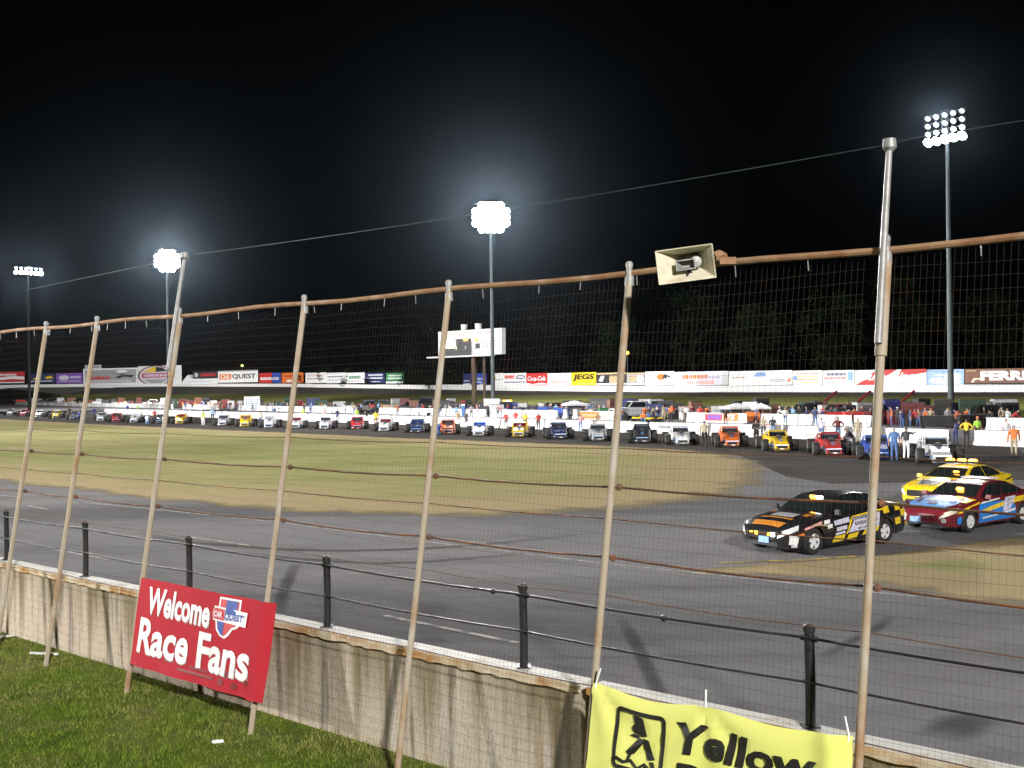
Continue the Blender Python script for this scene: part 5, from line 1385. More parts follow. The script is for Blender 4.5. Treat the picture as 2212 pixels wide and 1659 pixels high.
POSES = {
 'standing': {},
 'hands_on_hips': dict(eL=(-.06, .40, 1.16), wL=(.05, .22, 1.0), fL=(.10, .15, .98), eR=(-.06, -.40, 1.16), wR=(.05, -.22, 1.0), fR=(.10, -.15, .98)),
 'arms_folded': dict(eL=(.10, .26, 1.16), wL=(.22, .02, 1.2), fL=(.2, -.1, 1.22), eR=(.10, -.26, 1.16), wR=(.24, -.02, 1.15), fR=(.22, .1, 1.15)),
 'walking': dict(kL=(.17, .1, .52), aL=(.20, .11, .12), tL=(.37, .12, .09), kR=(-.02, -.1, .5), aR=(-.3, -.11, .16), tR=(-.18, -.12, .05), eL=(-.16, .25, 1.16), wL=(-.1, .28, .92), fL=(-.06, .28, .79), eR=(.1, -.25, 1.16), wR=(.26, -.25, .98), fR=(.36, -.24, .88)),
 'pointing': dict(eR=(.22, -.26, 1.36), wR=(.46, -.24, 1.42), fR=(.61, -.23, 1.44)),
 'leaning': dict(wai=(.10, 0, 1.09), che=(.26, 0, 1.24), nb=(.38, 0, 1.36), nk=(.43, 0, 1.41), hd=(.49, 0, 1.46), ht=(.53, 0, 1.54), sL=(.3, .19, 1.33), sR=(.3, -.19, 1.33), eL=(.42, .24, 1.08), wL=(.6, .2, .95), fL=(.72, .17, .9), eR=(.42, -.24, 1.08), wR=(.6, -.2, .95), fR=(.72, -.17, .9)),
 'bending': dict(wai=(.14, 0, 1.04), che=(.36, 0, 1.06), nb=(.52, 0, 1.06), nk=(.58, 0, 1.05), hd=(.66, 0, 1.02), ht=(.74, 0, .98), sL=(.42, .18, 1.03), sR=(.42, -.18, 1.03), eL=(.5, .22, .76), wL=(.6, .2, .54), fL=(.66, .18, .42), eR=(.5, -.22, .76), wR=(.6, -.2, .54), fR=(.66, -.18, .42)),
 'crouching': dict(pel=(-.1, 0, .40), wai=(-.02, 0, .54), che=(.14, 0, .72), nb=(.24, 0, .86), nk=(.28, 0, .91), hd=(.33, 0, .99), ht=(.36, 0, 1.07), hL=(-.08, .1, .38), hR=(-.08, -.1, .38), kL=(.32, .16, .46), kR=(.22, -.14, .1), aL=(.18, .14, .09), tL=(.36, .16, .04), aR=(-.18, -.12, .08), tR=(-.04, -.12, .04),
                   sL=(.18, .19, .81), sR=(.18, -.19, .81), eL=(.36, .24, .62), wL=(.56, .2, .56), fL=(.68, .18, .54), eR=(.36, -.24, .6), wR=(.56, -.2, .5), fR=(.68, -.18, .48)),
 'sitting': dict(pel=(0, 0, .50), wai=(-.02, 0, .64), che=(.0, 0, .86), nb=(.02, 0, 1.02), nk=(.04, 0, 1.09), hd=(.06, 0, 1.17), ht=(.06, 0, 1.26), hL=(.03, .1, .48), hR=(.03, -.1, .48), kL=(.42, .14, .50), kR=(.42, -.14, .50), aL=(.44, .14, .09), tL=(.6, .15, .04), aR=(.44, -.14, .09), tR=(.6, -.15, .04),
                 sL=(0, .19, .98), sR=(0, -.19, .98), eL=(.1, .24, .72), wL=(.34, .2, .62), fL=(.44, .16, .58), eR=(.1, -.24, .72), wR=(.34, -.2, .62), fR=(.44, -.16, .58)),
}
def make_person(pose):
    J = dict(BASE); J.update(POSES[pose])
    names = list(J); idx = {n_: i for i, n_ in enumerate(names)}
    me = bpy.data.meshes.new('person')
    me.from_pydata([J[n_] for n_ in names], [(idx[a], idx[b]) for a, b, _ in BONES], [])
    o = bpy.data.objects.new('person', me); col.objects.link(o)
    md = o.modifiers.new('skin', 'SKIN'); md.use_smooth_shade = True
    for i, n_ in enumerate(names):
        sv = me.skin_vertices[0].data[i]; sv.radius = RAD[n_]; sv.use_root = n_ == 'pel'
    sd = o.modifiers.new('sub', 'SUBSURF'); sd.levels = sd.render_levels = 1
    bpy.context.view_layer.update()
    res = bpy.data.meshes.new_from_object(o.evaluated_get(bpy.context.evaluated_depsgraph_get()))
    bpy.data.objects.remove(o); bpy.data.meshes.remove(me)
    V = {n_: Vector(c) for n_, c in J.items()}
    res.materials.clear()
    for m_ in (SKIN, TOP, LEGS, HAIR, SHOE): res.materials.append(m_)
    hup = (V['ht'] - V['nk']).normalized(); fwdv = Vector((1, 0, 0)) - hup * hup.x
    for p in res.polygons:
        c = p.center; best = None
        for a, b, k in BONES:
            A, B = V[a], V[b]; d = B - A
            t = max(0, min(1, (c - A).dot(d) / d.length_squared))
            q = (c - A - d * t).length - lerp(RAD[a][0], RAD[b][0], t) * .6
            if best is None or q < best[0]: best = (q, k, a, b)
        k = best[1]
        if k == 5: k = 0 if pose in ('standing', 'pointing', 'crouching') else 1
        if k == 0 and best[2] in ('nk', 'hd'):
            r_ = c - V['hd']
            if r_.dot(hup) > .05 or (r_.dot(fwdv) < -.02 and r_.dot(hup) > -.05): k = 3
        p.material_index = k; p.use_smooth = True
    res.name = 'person_' + pose
    return res
PM = {k: make_person(k) for k in POSES}
cap_mesh = MB().lathe([(0, .09), (.06, .08), (.095, .03), (.1, 0)], (0, 0, 0), 'Z', 12, TOP).add([(.06, -.07, .005), (.18, -.05, 0), (.18, .05, 0), (.06, .07, .005)], [(0, 1, 2, 3)], TOP).build('cap', smooth=True)
capdata = cap_mesh.data; bpy.data.objects.remove(cap_mesh)
PEOPLE = []
used_lab = set()
def person(p, rz, pose, top, legs, label, hair='hair1', skin='skin', cap=None, group=None, s=1.0, shoe='dark'):
    if label in used_lab: print('DUP LABEL', label)
    used_lab.add(label)
    o = bpy.data.objects.new('person', PM[pose]); col.objects.link(o)
    o.location = p; o.rotation_euler = (0, 0, rz); o.scale = (s, s, s)
    for i, c in enumerate((skin, top, legs, hair, shoe)):
        if o.material_slots[i].material is not P(c): o.material_slots[i].link = 'OBJECT'; o.material_slots[i].material = P(c)
    tag(o, label, 'person', group)
    if cap:
        J = dict(BASE); J.update(POSES[pose]); h = Vector(J['ht']); n_ = Vector(J['nk']); d = (h - n_).normalized()
        c = bpy.data.objects.new('cap', capdata); col.objects.link(c); c.parent = o
        c.location = h - d * .03; c.rotation_euler = Vector((0, 0, 1)).rotation_difference(d).to_euler()
        c.material_slots[0].link = 'OBJECT'; c.material_slots[0].material = P(cap)
    PEOPLE.append(o)
    return o
def ppx(px, py, z=0.0): return at(px, py, z)
CAMF = lambda p: math.atan2(-p.y, -p.x)       # facing the camera
def put(px, py, turn, pose, top, legs, label, **k):
    p = ppx(px, py); return person((p.x, p.y, .004), CAMF(p) + R(turn), pose, top, legs, label, **k)
def before_w1(px, off, turn, pose, top, legs, label, **k):
    q = on_line(W1, px, off); return person((q.x, q.y, .004), CAMF(q) + R(turn), pose, top, legs, label, **k)
G1 = 'crew around the parked race cars'
put(1932, 998, 175, 'standing', 'denim', 'denim', 'person in all blue denim clothes seen from behind at the deep blue race car', hair='hairgrey', group=G1, s=1.06)
put(1958, 994, 150, 'pointing', 'black', 'white', 'person in black top and white trousers at the deep blue race car', group=G1, s=1.03)
put(1845, 983, -80, 'leaning', 'black', 'black', 'person in a dark suit leaning over the red race car', group=G1)
before_w1(1852, -2.2, 0, 'standing', 'khaki', 'khaki', 'person in beige shirt standing behind the one leaning over the red race car', group=G1)
before_w1(1809, -1.0, 180, 'hands_on_hips', 'maroon', 'lightblue', 'person in maroon sweater and pale jeans behind the red race car', group=G1, hair='hair2')
before_w1(1773, -2.6, 160, 'standing', 'lav', 'denim', 'person in a pale checked shirt behind the red race car', group=G1, hair='hair2')
put(2190.6, 990, 178, 'walking', 'orange', 'khaki', 'person in orange vest and khaki trousers walking at the right edge', group=G1, hair='hairgrey', s=1.05)
before_w1(2062, -.6, 150, 'leaning', 'navy', 'navy', 'person in dark blue work clothes in the gap of the nearer pit wall', group=G1)
before_w1(2086, -.4, 170, 'hands_on_hips', 'yellow', 'black', 'person in yellow shirt and black trousers in the gap of the nearer pit wall', group=G1)
before_w1(2110, 3.0, 30, 'standing', 'neon', 'black', 'person in lime safety jacket behind the gap of the nearer pit wall', cap='orange', group=G1)
before_w1(2172, 1.0, 20, 'standing', 'white', 'denim', 'person in white shirt behind the pit wall at the right edge', group=G1)
put(1522, 968, 180, 'standing', 'khaki', 'black', 'person in tan and dark shirt with white cap beside the orange-red race car', cap='white', group=G1, s=1.05)
put(1634, 966, 10, 'arms_folded', 'black', 'black', 'person in black uniform between the orange-red and yellow race cars', group=G1, s=1.05)
before_w1(1648, -1.2, -10, 'standing', 'khaki', 'dark', 'person in tan shirt beside the black uniform by the yellow race car', group=G1)
before_w1(1668, -1.3, 170, 'standing', 'dark', 'lightblue', 'person in dark top and pale jeans behind the yellow race car', group=G1)
before_w1(1253, -2.0, 170, 'leaning', 'pink', 'denim', 'person in pink shirt and jeans leaning behind the white and silver race car', group=G1)
before_w1(1290, .8, 20, 'arms_folded', 'tan', 'dark', 'person in tan shirt behind the white and silver race car', group=G1, cap='tan')
before_w1(1162, -2.0, 10, 'standing', 'red', 'dark', 'person in red jacket standing between the yellow and navy race cars', group=G1)
before_w1(1092, -2.2, -20, 'standing', 'red', 'dark', 'person in red top at the left side of the bright yellow race car', group=G1, hair='hair2')
before_w1(1113, 1.2, 170, 'standing', 'red', 'maroon', 'person in red jacket behind the pit wall above the bright yellow race car', cap='white', group=G1)
before_w1(1134, -1.6, 160, 'standing', 'yellow', 'dark', 'person in pale yellow shirt behind the bright yellow race car', group=G1)
p = row_pos[11][1]; person((p.x - .75, p.y - 2.75, .004), R(60), 'crouching', 'blue', 'denim', 'person in blue shirt crouching at the orange race car', group=G1)
before_w1(1006, -2.4, -30, 'standing', 'dark', 'dark', 'person in dark suit at the white race car with the blue windscreen', group=G1)
before_w1(988, -1.8, 10, 'standing', 'tan', 'lav', 'person in tan top between the orange race car and the blue windscreen one', group=G1)
before_w1(924, 1.0, 15, 'leaning', 'black', 'dark', 'person in black leaning over the pit wall behind the navy nosed race car', group=G1)
before_w1(902, 1.4, 0, 'standing', 'silver', 'dark', 'person in pale grey top behind the navy nosed race car', group=G1)
put(812, 926, 175, 'standing', 'yellow', 'brown', 'person in bright yellow coat beside the white race car with dark red windscreen', group=G1, s=1.1)
before_w1(770, .6, 10, 'standing', 'neon', 'dark', 'person in lime vest behind the black and red race car', group=G1)
before_w1(792, -1.4, -30, 'leaning', 'black', 'white', 'person in black top leaning beside the black and red race car', group=G1)
before_w1(728, -1.8, 20, 'standing', 'navy', 'navy', 'person in navy clothes beside the red roofed race car', group=G1)
before_w1(700, 1.2, 0, 'standing', 'pink', 'lav', 'person in pink top behind the red roofed race car', group=G1)
before_w1(655, .9, 10, 'standing', 'neon', 'dark', 'person in lime top behind the partly hidden white race car', group=G1)
before_w1(592, 1.1, 0, 'standing', 'denim', 'dark', 'person in blue shirt behind the orange and white race car', group=G1)
put(563, 920, 160, 'standing', 'khaki', 'denim', 'person in olive shirt beside the orange and white race car', group=G1)
put(459, 914, 170, 'leaning', 'lightblue', 'dark', 'person in light blue shirt leaning into the black race car', group=G1, s=1.2)
put(439, 920, 180, 'standing', 'neon', 'white', 'person in lime vest and white trousers between the yellow and black race cars', group=G1)
put(318, 917, 170, 'crouching', 'lav', 'lightblue', 'person in pale clothes crouching beside the all dark race car', group=G1, s=1.2)
put(334, 912, 0, 'standing', 'red', 'dark', 'person in red top behind the all dark race car', group=G1)
put(202, 904, 20, 'leaning', 'blue', 'navy', 'person in blue suit leaning toward the far white race car', group=G1, s=1.1)
put(172, 906, -30, 'crouching', 'blue', 'navy', 'person in blue suit crouching at the dark race car with a pale roof', group=G1, s=1.2)
put(150, 902, 20, 'standing', 'dark', 'dark', 'person in dark clothes behind the dark race car with a pale roof', group=G1)
before_w1(275, 2.0, 0, 'standing', 'blue', 'navy', 'person in blue behind the pit wall near its far end', group=G1)
before_w1(297, 3.0, 0, 'standing', 'neon', 'dark', 'person in lime vest behind the far end of the nearer pit wall', group=G1)

# people in the lane between the walls and behind the farther wall
ORD = ['last', 'second to last']
rr = random.Random(21)
TOPS = [('red', 'red top'), ('orange', 'orange shirt'), ('white', 'white shirt'), ('dark', 'dark jacket'), ('navy', 'navy shirt'), ('lightblue', 'light blue shirt'), ('khaki', 'tan shirt'), ('grey', 'grey sweater'), ('maroon', 'maroon top'), ('black', 'black shirt'), ('green', 'green shirt')]
def landmark(px):
    best = min(CARS, key=lambda c_: abs(c_[0] - px))
    return best
SHORT = ['silver race car', 'deep blue race car', 'red race car', 'black hooded yellow car', 'orange-red race car', 'white car by the orange-red one', 'dark maroon race car', 'white and silver car', 'navy and light blue car', 'bright yellow race car', 'blue windscreen car', 'orange race car',
         'navy nosed car', 'red windscreen car', 'black and red car', 'red roofed car', 'half hidden white car', 'orange roofed car', 'dark roofed yellow car', 'white roofed black car', 'spliced post yellow car', 'all dark race car', 'pale windscreen car', 'far red race car', 'white car left of the far red one', 'pale roofed dark car', 'green race car', 'third car from the far end', 'second car from the far end', 'last car of the row']
POSW = {'standing': 'standing', 'hands_on_hips': 'with hands on hips', 'arms_folded': 'with folded arms', 'walking': 'walking', 'pointing': 'pointing', 'leaning': 'leaning forward', 'bending': 'bending down', 'crouching': 'crouching', 'sitting': 'sitting'}
LEGN = {'dark': 'dark trousers', 'denim': 'jeans', 'khaki': 'tan trousers', 'white': 'white trousers', 'navy': 'navy trousers', 'black': 'black trousers'}
MISS = [0]
def crowd(px, off, top=None, pose=None, legs=None, cap=None, where='beyond the farther pit wall by the', L=None, turn=None):
    L = L or W2
    q = on_line(L, px, off); z = verge_z(q.x, q.y) if L is W2 else 0
    pose = pose or rr.choice(['standing', 'standing', 'hands_on_hips', 'arms_folded', 'walking', 'leaning', 'pointing'])
    legs = legs or rr.choice(['dark', 'denim', 'khaki', 'navy', 'black'])
    i = min(range(len(CARS)), key=lambda k: abs(CARS[k][0] - px))
    tries = [top] if top else [t_[0] for t_ in rr.sample(TOPS, len(TOPS))]
    for tp in tries:
        tn = dict(TOPS).get(tp, tp + ' top')
        for lg in [legs] + list(LEGN):
            for cp in (cap, 'white', 'red', None):
                lab = 'person in %s and %s%s %s %s %s' % (tn, LEGN[lg], (', %s cap,' % cp) if cp else '', POSW[pose], where, SHORT[i])
                if lab not in used_lab and len(lab.split()) <= 25:
                    words = lab.split()
                    if len(words) > 16: lab = 'person in %s and %s%s %s %s' % (tn, LEGN[lg], (', %s cap' % cp) if cp else '', where, SHORT[i])
                    if len(words) > 16 and len(lab.split()) > 16: lab = lab.replace(' trousers', 's') if 'jeans' in lab else lab.replace('beyond the farther pit wall by', 'beyond')
                    if lab in used_lab or len(lab.split()) > 16: continue
                    return person((q.x, q.y, z), CAMF(q) + R(turn if turn is not None else rr.choice([0, 20, -40, 170, 190, 90, -90])), pose, tp, lg, lab, cap=cp, hair=rr.choice(['hair1', 'hair2', 'hairgrey']), group='crowd behind the pit walls', s=rr.uniform(.96, 1.06))
LANE = 'between the pit walls by the'
for px, off, top, pose, legs, cap in [(1695, -2, 'white', 'standing', 'khaki', 'white'), (1770, 1.0, 'navy', 'leaning', 'dark', None), (1420, -6, 'black', 'standing', 'dark', None), (1450, -2, 'black', 'leaning', 'dark', 'white'), (1466, -7, 'orange', 'crouching', 'dark', None), (1330, -6, 'red', 'crouching', 'dark', None),
                                       (1340, -2, 'white', 'standing', 'khaki', None), (1900, -3, 'black', 'walking', 'dark', None), (1925, -1, 'orange', 'standing', 'black', None), (1945, -2, 'white', 'standing', 'dark', None), (1965, -3, 'denim', 'standing', 'dark', 'white'), (1975, -1, 'red', 'walking', 'black', None),
                                       (745, -5, 'white', 'standing', 'khaki', None), (670, -6, 'lightblue', 'standing', 'khaki', None), (620, -4, 'lightblue', 'standing', 'dark', None), (520, -5, 'red', 'standing', 'dark', None), (545, -4, 'grey', 'standing', 'denim', None), (490, -5, 'navy', 'standing', 'denim', None), (415, -6, 'maroon', 'standing', 'dark', None),
                                       (985, -5, 'lightblue', 'standing', 'khaki', None), (1075, -3, 'grey', 'standing', 'dark', None), (1030, -6, 'pink', 'standing', 'khaki', None), (800, -4, 'red', 'standing', 'dark', None)]:
    crowd(px, off, top, pose, legs, cap, LANE)
for px, top in [(1999, 'orange'), (2028, 'orange'), (2050, 'navy'), (2068, 'orange'), (2088, 'orange'), (1985, 'lightblue'), (2125, 'dark'), (2160, 'black'), (2185, 'red'), (1650, 'grey'), (1633, 'khaki'), (1512, 'grey'), (1432, 'khaki'), (1448, 'orange'), (1418, 'white'), (1405, 'khaki'), (1478, 'grey'), (1395, 'grey'), (1330, 'orange'), (1310, 'maroon'), (1295, 'maroon'),
                (1245, 'navy'), (1228, 'black'), (1190, 'navy'), (1150, 'navy'), (1128, 'dark'), (1060, 'dark'), (1052, 'red'), (1035, 'white'), (975, 'white'), (962, 'grey'), (985, 'dark'), (998, 'lightblue'), (948, 'grey'), (910, 'dark'), (893, 'navy'), (868, 'navy'), (824, 'orange'), (806, 'red'), (775, 'dark'), (760, 'grey'), (738, 'white'), (716, 'dark'), (700, 'white'), (690, 'black'), (672, 'lightblue'), (658, 'grey'), (645, 'dark'), (632, 'white'),
                (612, 'navy'), (596, 'grey'), (578, 'dark'), (568, 'navy'), (525, 'navy'), (510, 'maroon'), (498, 'dark'), (488, 'navy'), (476, 'dark'), (462, 'orange'), (450, 'white'), (436, 'navy'), (420, 'dark'), (300, 'maroon'), (285, 'red'), (270, 'white'), (255, 'red'), (240, 'khaki'), (225, 'navy'), (205, 'navy'), (190, 'dark'), (120, 'navy'), (95, 'navy'), (62, 'orange'), (48, 'red'), (34, 'red'), (22, 'red'), (10, 'dark'), (2, 'green')]:
    crowd(px, rr.uniform(1.0, 4.5), top)
DARKS = ['dark', 'navy', 'black', 'maroon', 'grey', 'khaki', 'brown', 'denim', 'red', 'white', 'orange', 'lightblue']
px = 30
while px < 2190:
    if not 2098 < px < 2120: crowd(px, rr.uniform(1.0, 6.0), rr.choice(DARKS))
    px += rr.uniform(11, 20) if px > 400 else rr.uniform(9, 18)
px = 400
while px < 2000:
    crowd(px, -rr.uniform(1.5, 8), rr.choice(DARKS), where=LANE); px += rr.uniform(55, 120)

print('people', len(PEOPLE))
# ------------------------------------------------------------------ pit clutter behind the farther wall
def kit(name, px, off, rz, label, cat, group=None):
    q = pit_pt(px, off); return thing(name, q, rz + math.atan2(q.x, -q.y) * 0, label, cat, group)
def tool_cart(px, off, colr, label, L=1.8, H=1.05, rz=0.0):
    r = kit('tool_cart', px, off, rz, label, 'tool cart', 'tool carts in the pits')
    MB().box((0, 0, .15 + H / 2), (L, .75, H), P(colr)).build('cabinet', parent=r, bevel=.03)
    mb = MB()
    for k in range(4): mb.box((0, -.385, .3 + k * H / 4.4), (L * .92, .02, H / 5.2), P(colr, True))
    mb.build('drawer_front', parent=r)
    MB().box((0, 0, H + .19), (L * 1.04, .8, .05), P('dark')).build('top_tray', parent=r, bevel=.01)
    for x in (-1, 1):
        for y in (-1, 1): MB().lathe([(0, -.04), (.08, -.04), (.08, .04), (0, .04)], (x * L * .42, y * .3, .08), 'Y', 12, rubber).build('caster', parent=r)
    MB().tube([(L / 2, -.3, .9), (L / 2 + .15, -.3, .95), (L / 2 + .15, .3, .95), (L / 2, .3, .9)], .02, 6).build('push_handle', chrome, r)
    return r
def tyre_stack(px, off, n_, label):
    r = kit('tyre_stack', px, off, 0, label, 'tyres', 'stacks of tyres in the pits')
    for k in range(n_):
        MB().lathe([(.2, .03), (.34, 0), (.36, .06), (.36, .30), (.34, .36), (.2, .33)], (random.uniform(-.04, .04), random.uniform(-.04, .04), k * .36), 'Z', 18, rubber).build('tyre', parent=r, smooth=True)
def canopy(px, off, colr, label, w_=3.2, h_=2.5, rz=0.2):
    r = kit('canopy_tent', px, off, rz, label, 'canopy', 'canopies over the pit carts')
    z1, z2 = h_ - .45, h_
    MB().add([(-w_ / 2, -w_ / 2, z1), (w_ / 2, -w_ / 2, z1), (w_ / 2, w_ / 2, z1), (-w_ / 2, w_ / 2, z1), (0, 0, z2), (-w_ / 2, -w_ / 2, z1 - .2), (w_ / 2, -w_ / 2, z1 - .2), (w_ / 2, w_ / 2, z1 - .2), (-w_ / 2, w_ / 2, z1 - .2)],
             [(0, 1, 4), (1, 2, 4), (2, 3, 4), (3, 0, 4), (0, 5, 6, 1), (1, 6, 7, 2), (2, 7, 8, 3), (3, 8, 5, 0)], P(colr)).build('canopy_top', parent=r)
    for x in (-1, 1):
        for y in (-1, 1): MB().tube([(x * w_ * .47, y * w_ * .47, 0), (x * w_ * .47, y * w_ * .47, z1)], .03, 6).build('leg', galv, r)
def truck(px, off, colr, rz, label, kind='pickup', name='pickup_truck', s=1.0):
    r = kit(name, px, off, rz, label, 'truck', None); s = s * 1.12; r.scale = (s, s, s)
    b_ = P(colr, True)
    MB().rects([(2.6, .85, .82, .42, .95), (2.5, .93, .90, .38, 1.08), (1.1, .95, .92, .36, 1.14), (-.2, .96, .93, .36, 1.14), (-2.7, .96, .94, .40, 1.12)], b_).build('body', parent=r, bevel=.05)
    MB().rects([(1.15, .86, .84, 1.1, 1.16), (.6, .84, .68, 1.1, 1.78), (-.9, .84, .68, 1.1, 1.80), (-1.1, .84, .80, 1.1, 1.16)], b_).build('cab', parent=r, bevel=.05)
    MB().add([(1.14, -.76, 1.18), (1.14, .76, 1.18), (.66, .62, 1.73), (.66, -.62, 1.73)], [(0, 1, 2, 3)], glass).build('windscreen', parent=r)
    for sg in (1, -1):
        MB().add([(.95, sg * .86, 1.2), (-.85, sg * .87, 1.2), (-.8, sg * .72, 1.7), (.55, sg * .72, 1.7)], [(0, 1, 2, 3)], glass).build('side_window', parent=r)
        MB().box((2.61, sg * .66, .85), (.04, .3, .16), P('cream', True)).build('headlight', parent=r, bevel=.01)
        for x in (1.65, -1.75): add_wheel(r, (x, sg * .86, .38), .38, .26, galv, 0, sg, .55)
    MB().box((2.62, 0, .84), (.03, .9, .2), shadowblack).build('grille', parent=r)
    MB().box((2.68, 0, .5), (.12, 1.7, .2), chrome).build('bumper', parent=r, bevel=.03)
    if kind == 'cap':
        MB().rects([(-1.15, .94, .84, 1.12, 1.95), (-2.7, .94, .84, 1.12, 1.95)], b_).build('bed_cover', parent=r, bevel=.05)
        for sg in (1, -1): MB().add([(-1.35, sg * .925, 1.35), (-2.5, sg * .925, 1.35), (-2.5, sg * .875, 1.75), (-1.35, sg * .875, 1.75)], [(0, 1, 2, 3)], glass).build('cover_window', parent=r)
    if kind == 'tow':
        MB().rects([(-1.2, .95, .95, 1.12, 1.3), (-2.7, .95, .95, 1.12, 1.3)], P('dark')).build('flat_deck', parent=r)
        MB().tube([(-1.3, -.15, 1.3), (-3.6, -.12, 2.9)], [.16, .1], 6).build('tow_boom', P('maroon', True), r)
        MB().tube([(-1.4, .4, 1.3), (-1.4, .4, 2.1), (-1.4, -.4, 2.1), (-1.4, -.4, 1.3)], .06, 6).build('boom_frame', shadowblack, r)
        MB().tube([(-3.6, -.12, 2.85), (-3.6, -.12, 1.7)], .02, 5).build('tow_cable', shadowblack, r)
    if kind in ('tow', 'beacon'):
        MB().box((-.1, 0, 1.84), (.26, 1.1, .06), shadowblack).build('light_bar_base', parent=r)
    if kind == 'beacon':
        for y, mt in ((-.42, amber), (0, whitelamp), (.42, amber)): MB().box((-.1, y, 1.93), (.22, .34 if mt is amber else .2, .14), mt).build('bar_light', parent=r, bevel=.03)
    return r
def quad_bike(px, off, label, rz, colr='yellow'):
    r = kit('quad_bike', px, off, rz, label, 'quad bike', 'yellow quad bikes in the gap of the farther pit wall')
    for x in (.6, -.6):
        for sg in (1, -1): add_wheel(r, (x, sg * .42, .28), .28, .24, galv, 0, sg, .45)
        MB().rects([(x - .32, .5, .44, .56, .64), (x, .54, .5, .62, .74), (x + .32, .5, .44, .56, .64)], P(colr, True)).build('mudguard', parent=r, bevel=.02)
    MB().rects([(.75, .16, .14, .4, .8), (.2, .2, .16, .36, .78), (-.7, .2, .16, .4, .74)], P('dark')).build('frame', parent=r, bevel=.03)
    MB().rects([(.1, .16, .14, .76, .86), (-.65, .18, .15, .74, .86)], shadowblack).build('seat', parent=r, bevel=.03)
    MB().tube([(.25, -.38, 1.0), (.38, -.12, 1.0), (.38, .12, 1.0), (.25, .38, 1.0)], .02, 6).build('handlebar', shadowblack, r)
truck(1740, 5.5, 'dark', R(200), 'dark tow truck with slanted boom above the fourth race car from the near end', 'tow', 'tow_truck')
truck(1812, 5.5, 'maroon', R(200), 'dark red tow truck with slanted boom above the red race car', 'tow', 'tow_truck')
truck(1905, 5.5, 'maroon', R(200), 'dark red tow truck with slanted boom behind the tall fence post', 'tow', 'tow_truck')
truck(1372, 4.6, 'silver', R(195), 'silver truck with a boxy rear cover above the dark maroon race car', 'cap', s=1.1)
truck(1095, 5.0, 'navy', R(250), 'blue truck flashing an amber and white light bar', 'beacon', 'rescue_truck')
truck(921, 5.6, 'dark', R(268), 'dark tall truck facing the camera left of the scoreboard', 'cap', s=1.25)
truck(1238, 4.2, 'grey', R(185), 'grey truck above the navy race car', 'pickup')
truck(882, 5.2, 'maroon', R(205), 'dark red truck above the navy nosed race car', 'pickup')
truck(800, 5.5, 'dark', R(190), 'dark truck above the white car with dark red windscreen', 'cap')
truck(2120, 5.0, 'dark', R(185), 'dark truck above the gap at the right end of the pit wall', 'cap')
truck(2075, 7.0, 'dark', R(190), 'dark truck behind the orange shirted crew', 'pickup')
truck(110, 5, 'dark', R(190), 'dark truck at the far left end of the pits', 'pickup')
truck(165, 5, 'khaki', R(190), 'tan truck at the far left end of the pits', 'pickup')
truck(330, 6, 'white', R(190), 'white truck under the big oval emblem board', 'pickup')
truck(430, 9, 'dark', R(170), 'dark truck under the framed white board', 'cap')
for px, off, c_, L, H, lab in [(1718, 2.2, 'green', 1.8, .9, 'green tool cart above the fourth race car from the near end'), (1800, 2.4, 'red', 2.4, 1.1, 'red tool cart above the red race car, left one'), (1850, 2.4, 'red', 2.6, 1.15, 'red tool cart above the red race car, right one'), (1885, 2.0, 'maroon', 1.8, 1.0, 'dark red tool cart left of the tall fence post'), (1940, 2.6, 'maroon', 2.0, 1.3, 'dark red tool cart above the deep blue race car'),
                               (1625, 2.2, 'orange', 1.6, 1.0, 'orange tool cart above the orange-red race car'), (1575, 1.8, 'dark', 1.8, 1.1, 'dark tool cart under the grey canopy'), (1502, 3.5, 'silver', 3.2, .9, 'long grey tool cart left of the shiny cabinet'), (1212, 2.2, 'blue', 2.0, 1.2, 'blue tool cart above the navy race car, right one'), (1178, 2.2, 'blue', 2.2, 1.25, 'blue tool cart above the navy race car, left one'), (1122, 2.4, 'navy', 1.8, 1.1, 'navy tool cart above the bright yellow race car'), (1148, 2.6, 'maroon', 1.6, .9, 'dark red tool cart above the bright yellow race car'),
                               (1072, 2.2, 'silver', 1.9, 1.5, 'tall grey tool cart right of the scoreboard post'), (1040, 2.2, 'dark', 2.2, 1.2, 'dark tool cart above the blue windscreen race car'), (846, 3.4, 'tan', 3.0, 1.3, 'tan tool cart above the white car with dark red windscreen'), (870, 2.2, 'dark', 2.2, 1.1, 'dark tool cart above the navy nosed race car'), (1288, 3.0, 'dark', 2.0, 1.0, 'dark tool cart above the white and silver race car'), (1310, 2.4, 'green', 2.2, 1.2, 'dark green tool cart left of the leaning fence post'),
                               (2095, 2.0, 'black', 2.4, 1.0, 'black tool cart by the gap at the right end'), (2030, 1.0, 'black', 3.4, .9, 'long black tool cart among the orange shirted crew'), (755, 3.0, 'white', 2.2, 1.1, 'white tool cart above the black and red race car'), (690, 3.2, 'silver', 2.6, 1.0, 'pale grey tool cart above the red roofed race car'), (606, 3.0, 'dark', 2.4, 1.0, 'dark tool cart above the orange roofed race car'), (470, 2.5, 'brown', 2.0, 1.2, 'brown tool cart above the black race car'),
                               (260, 3.5, 'silver', 4.0, 1.1, 'pale tool cart above the far red race car'), (350, 3.2, 'silver', 4.0, 1.1, 'pale tool cart above the all dark race car'), (210, 3.0, 'white', 3.0, 1.2, 'white tool cart above the far white race cars'), (45, 2.0, 'red', 3.0, 1.6, 'red tool cart at the far left end'), (85, 3.5, 'navy', 3.0, 1.4, 'navy tool cart at the far left end')]:
    tool_cart(px, off, c_, lab, L, H, random.uniform(-.3, .3))
r = kit('steel_cabinet', 1547, 1.5, .1, 'shiny upright steel cabinet with two doors', 'cabinet')
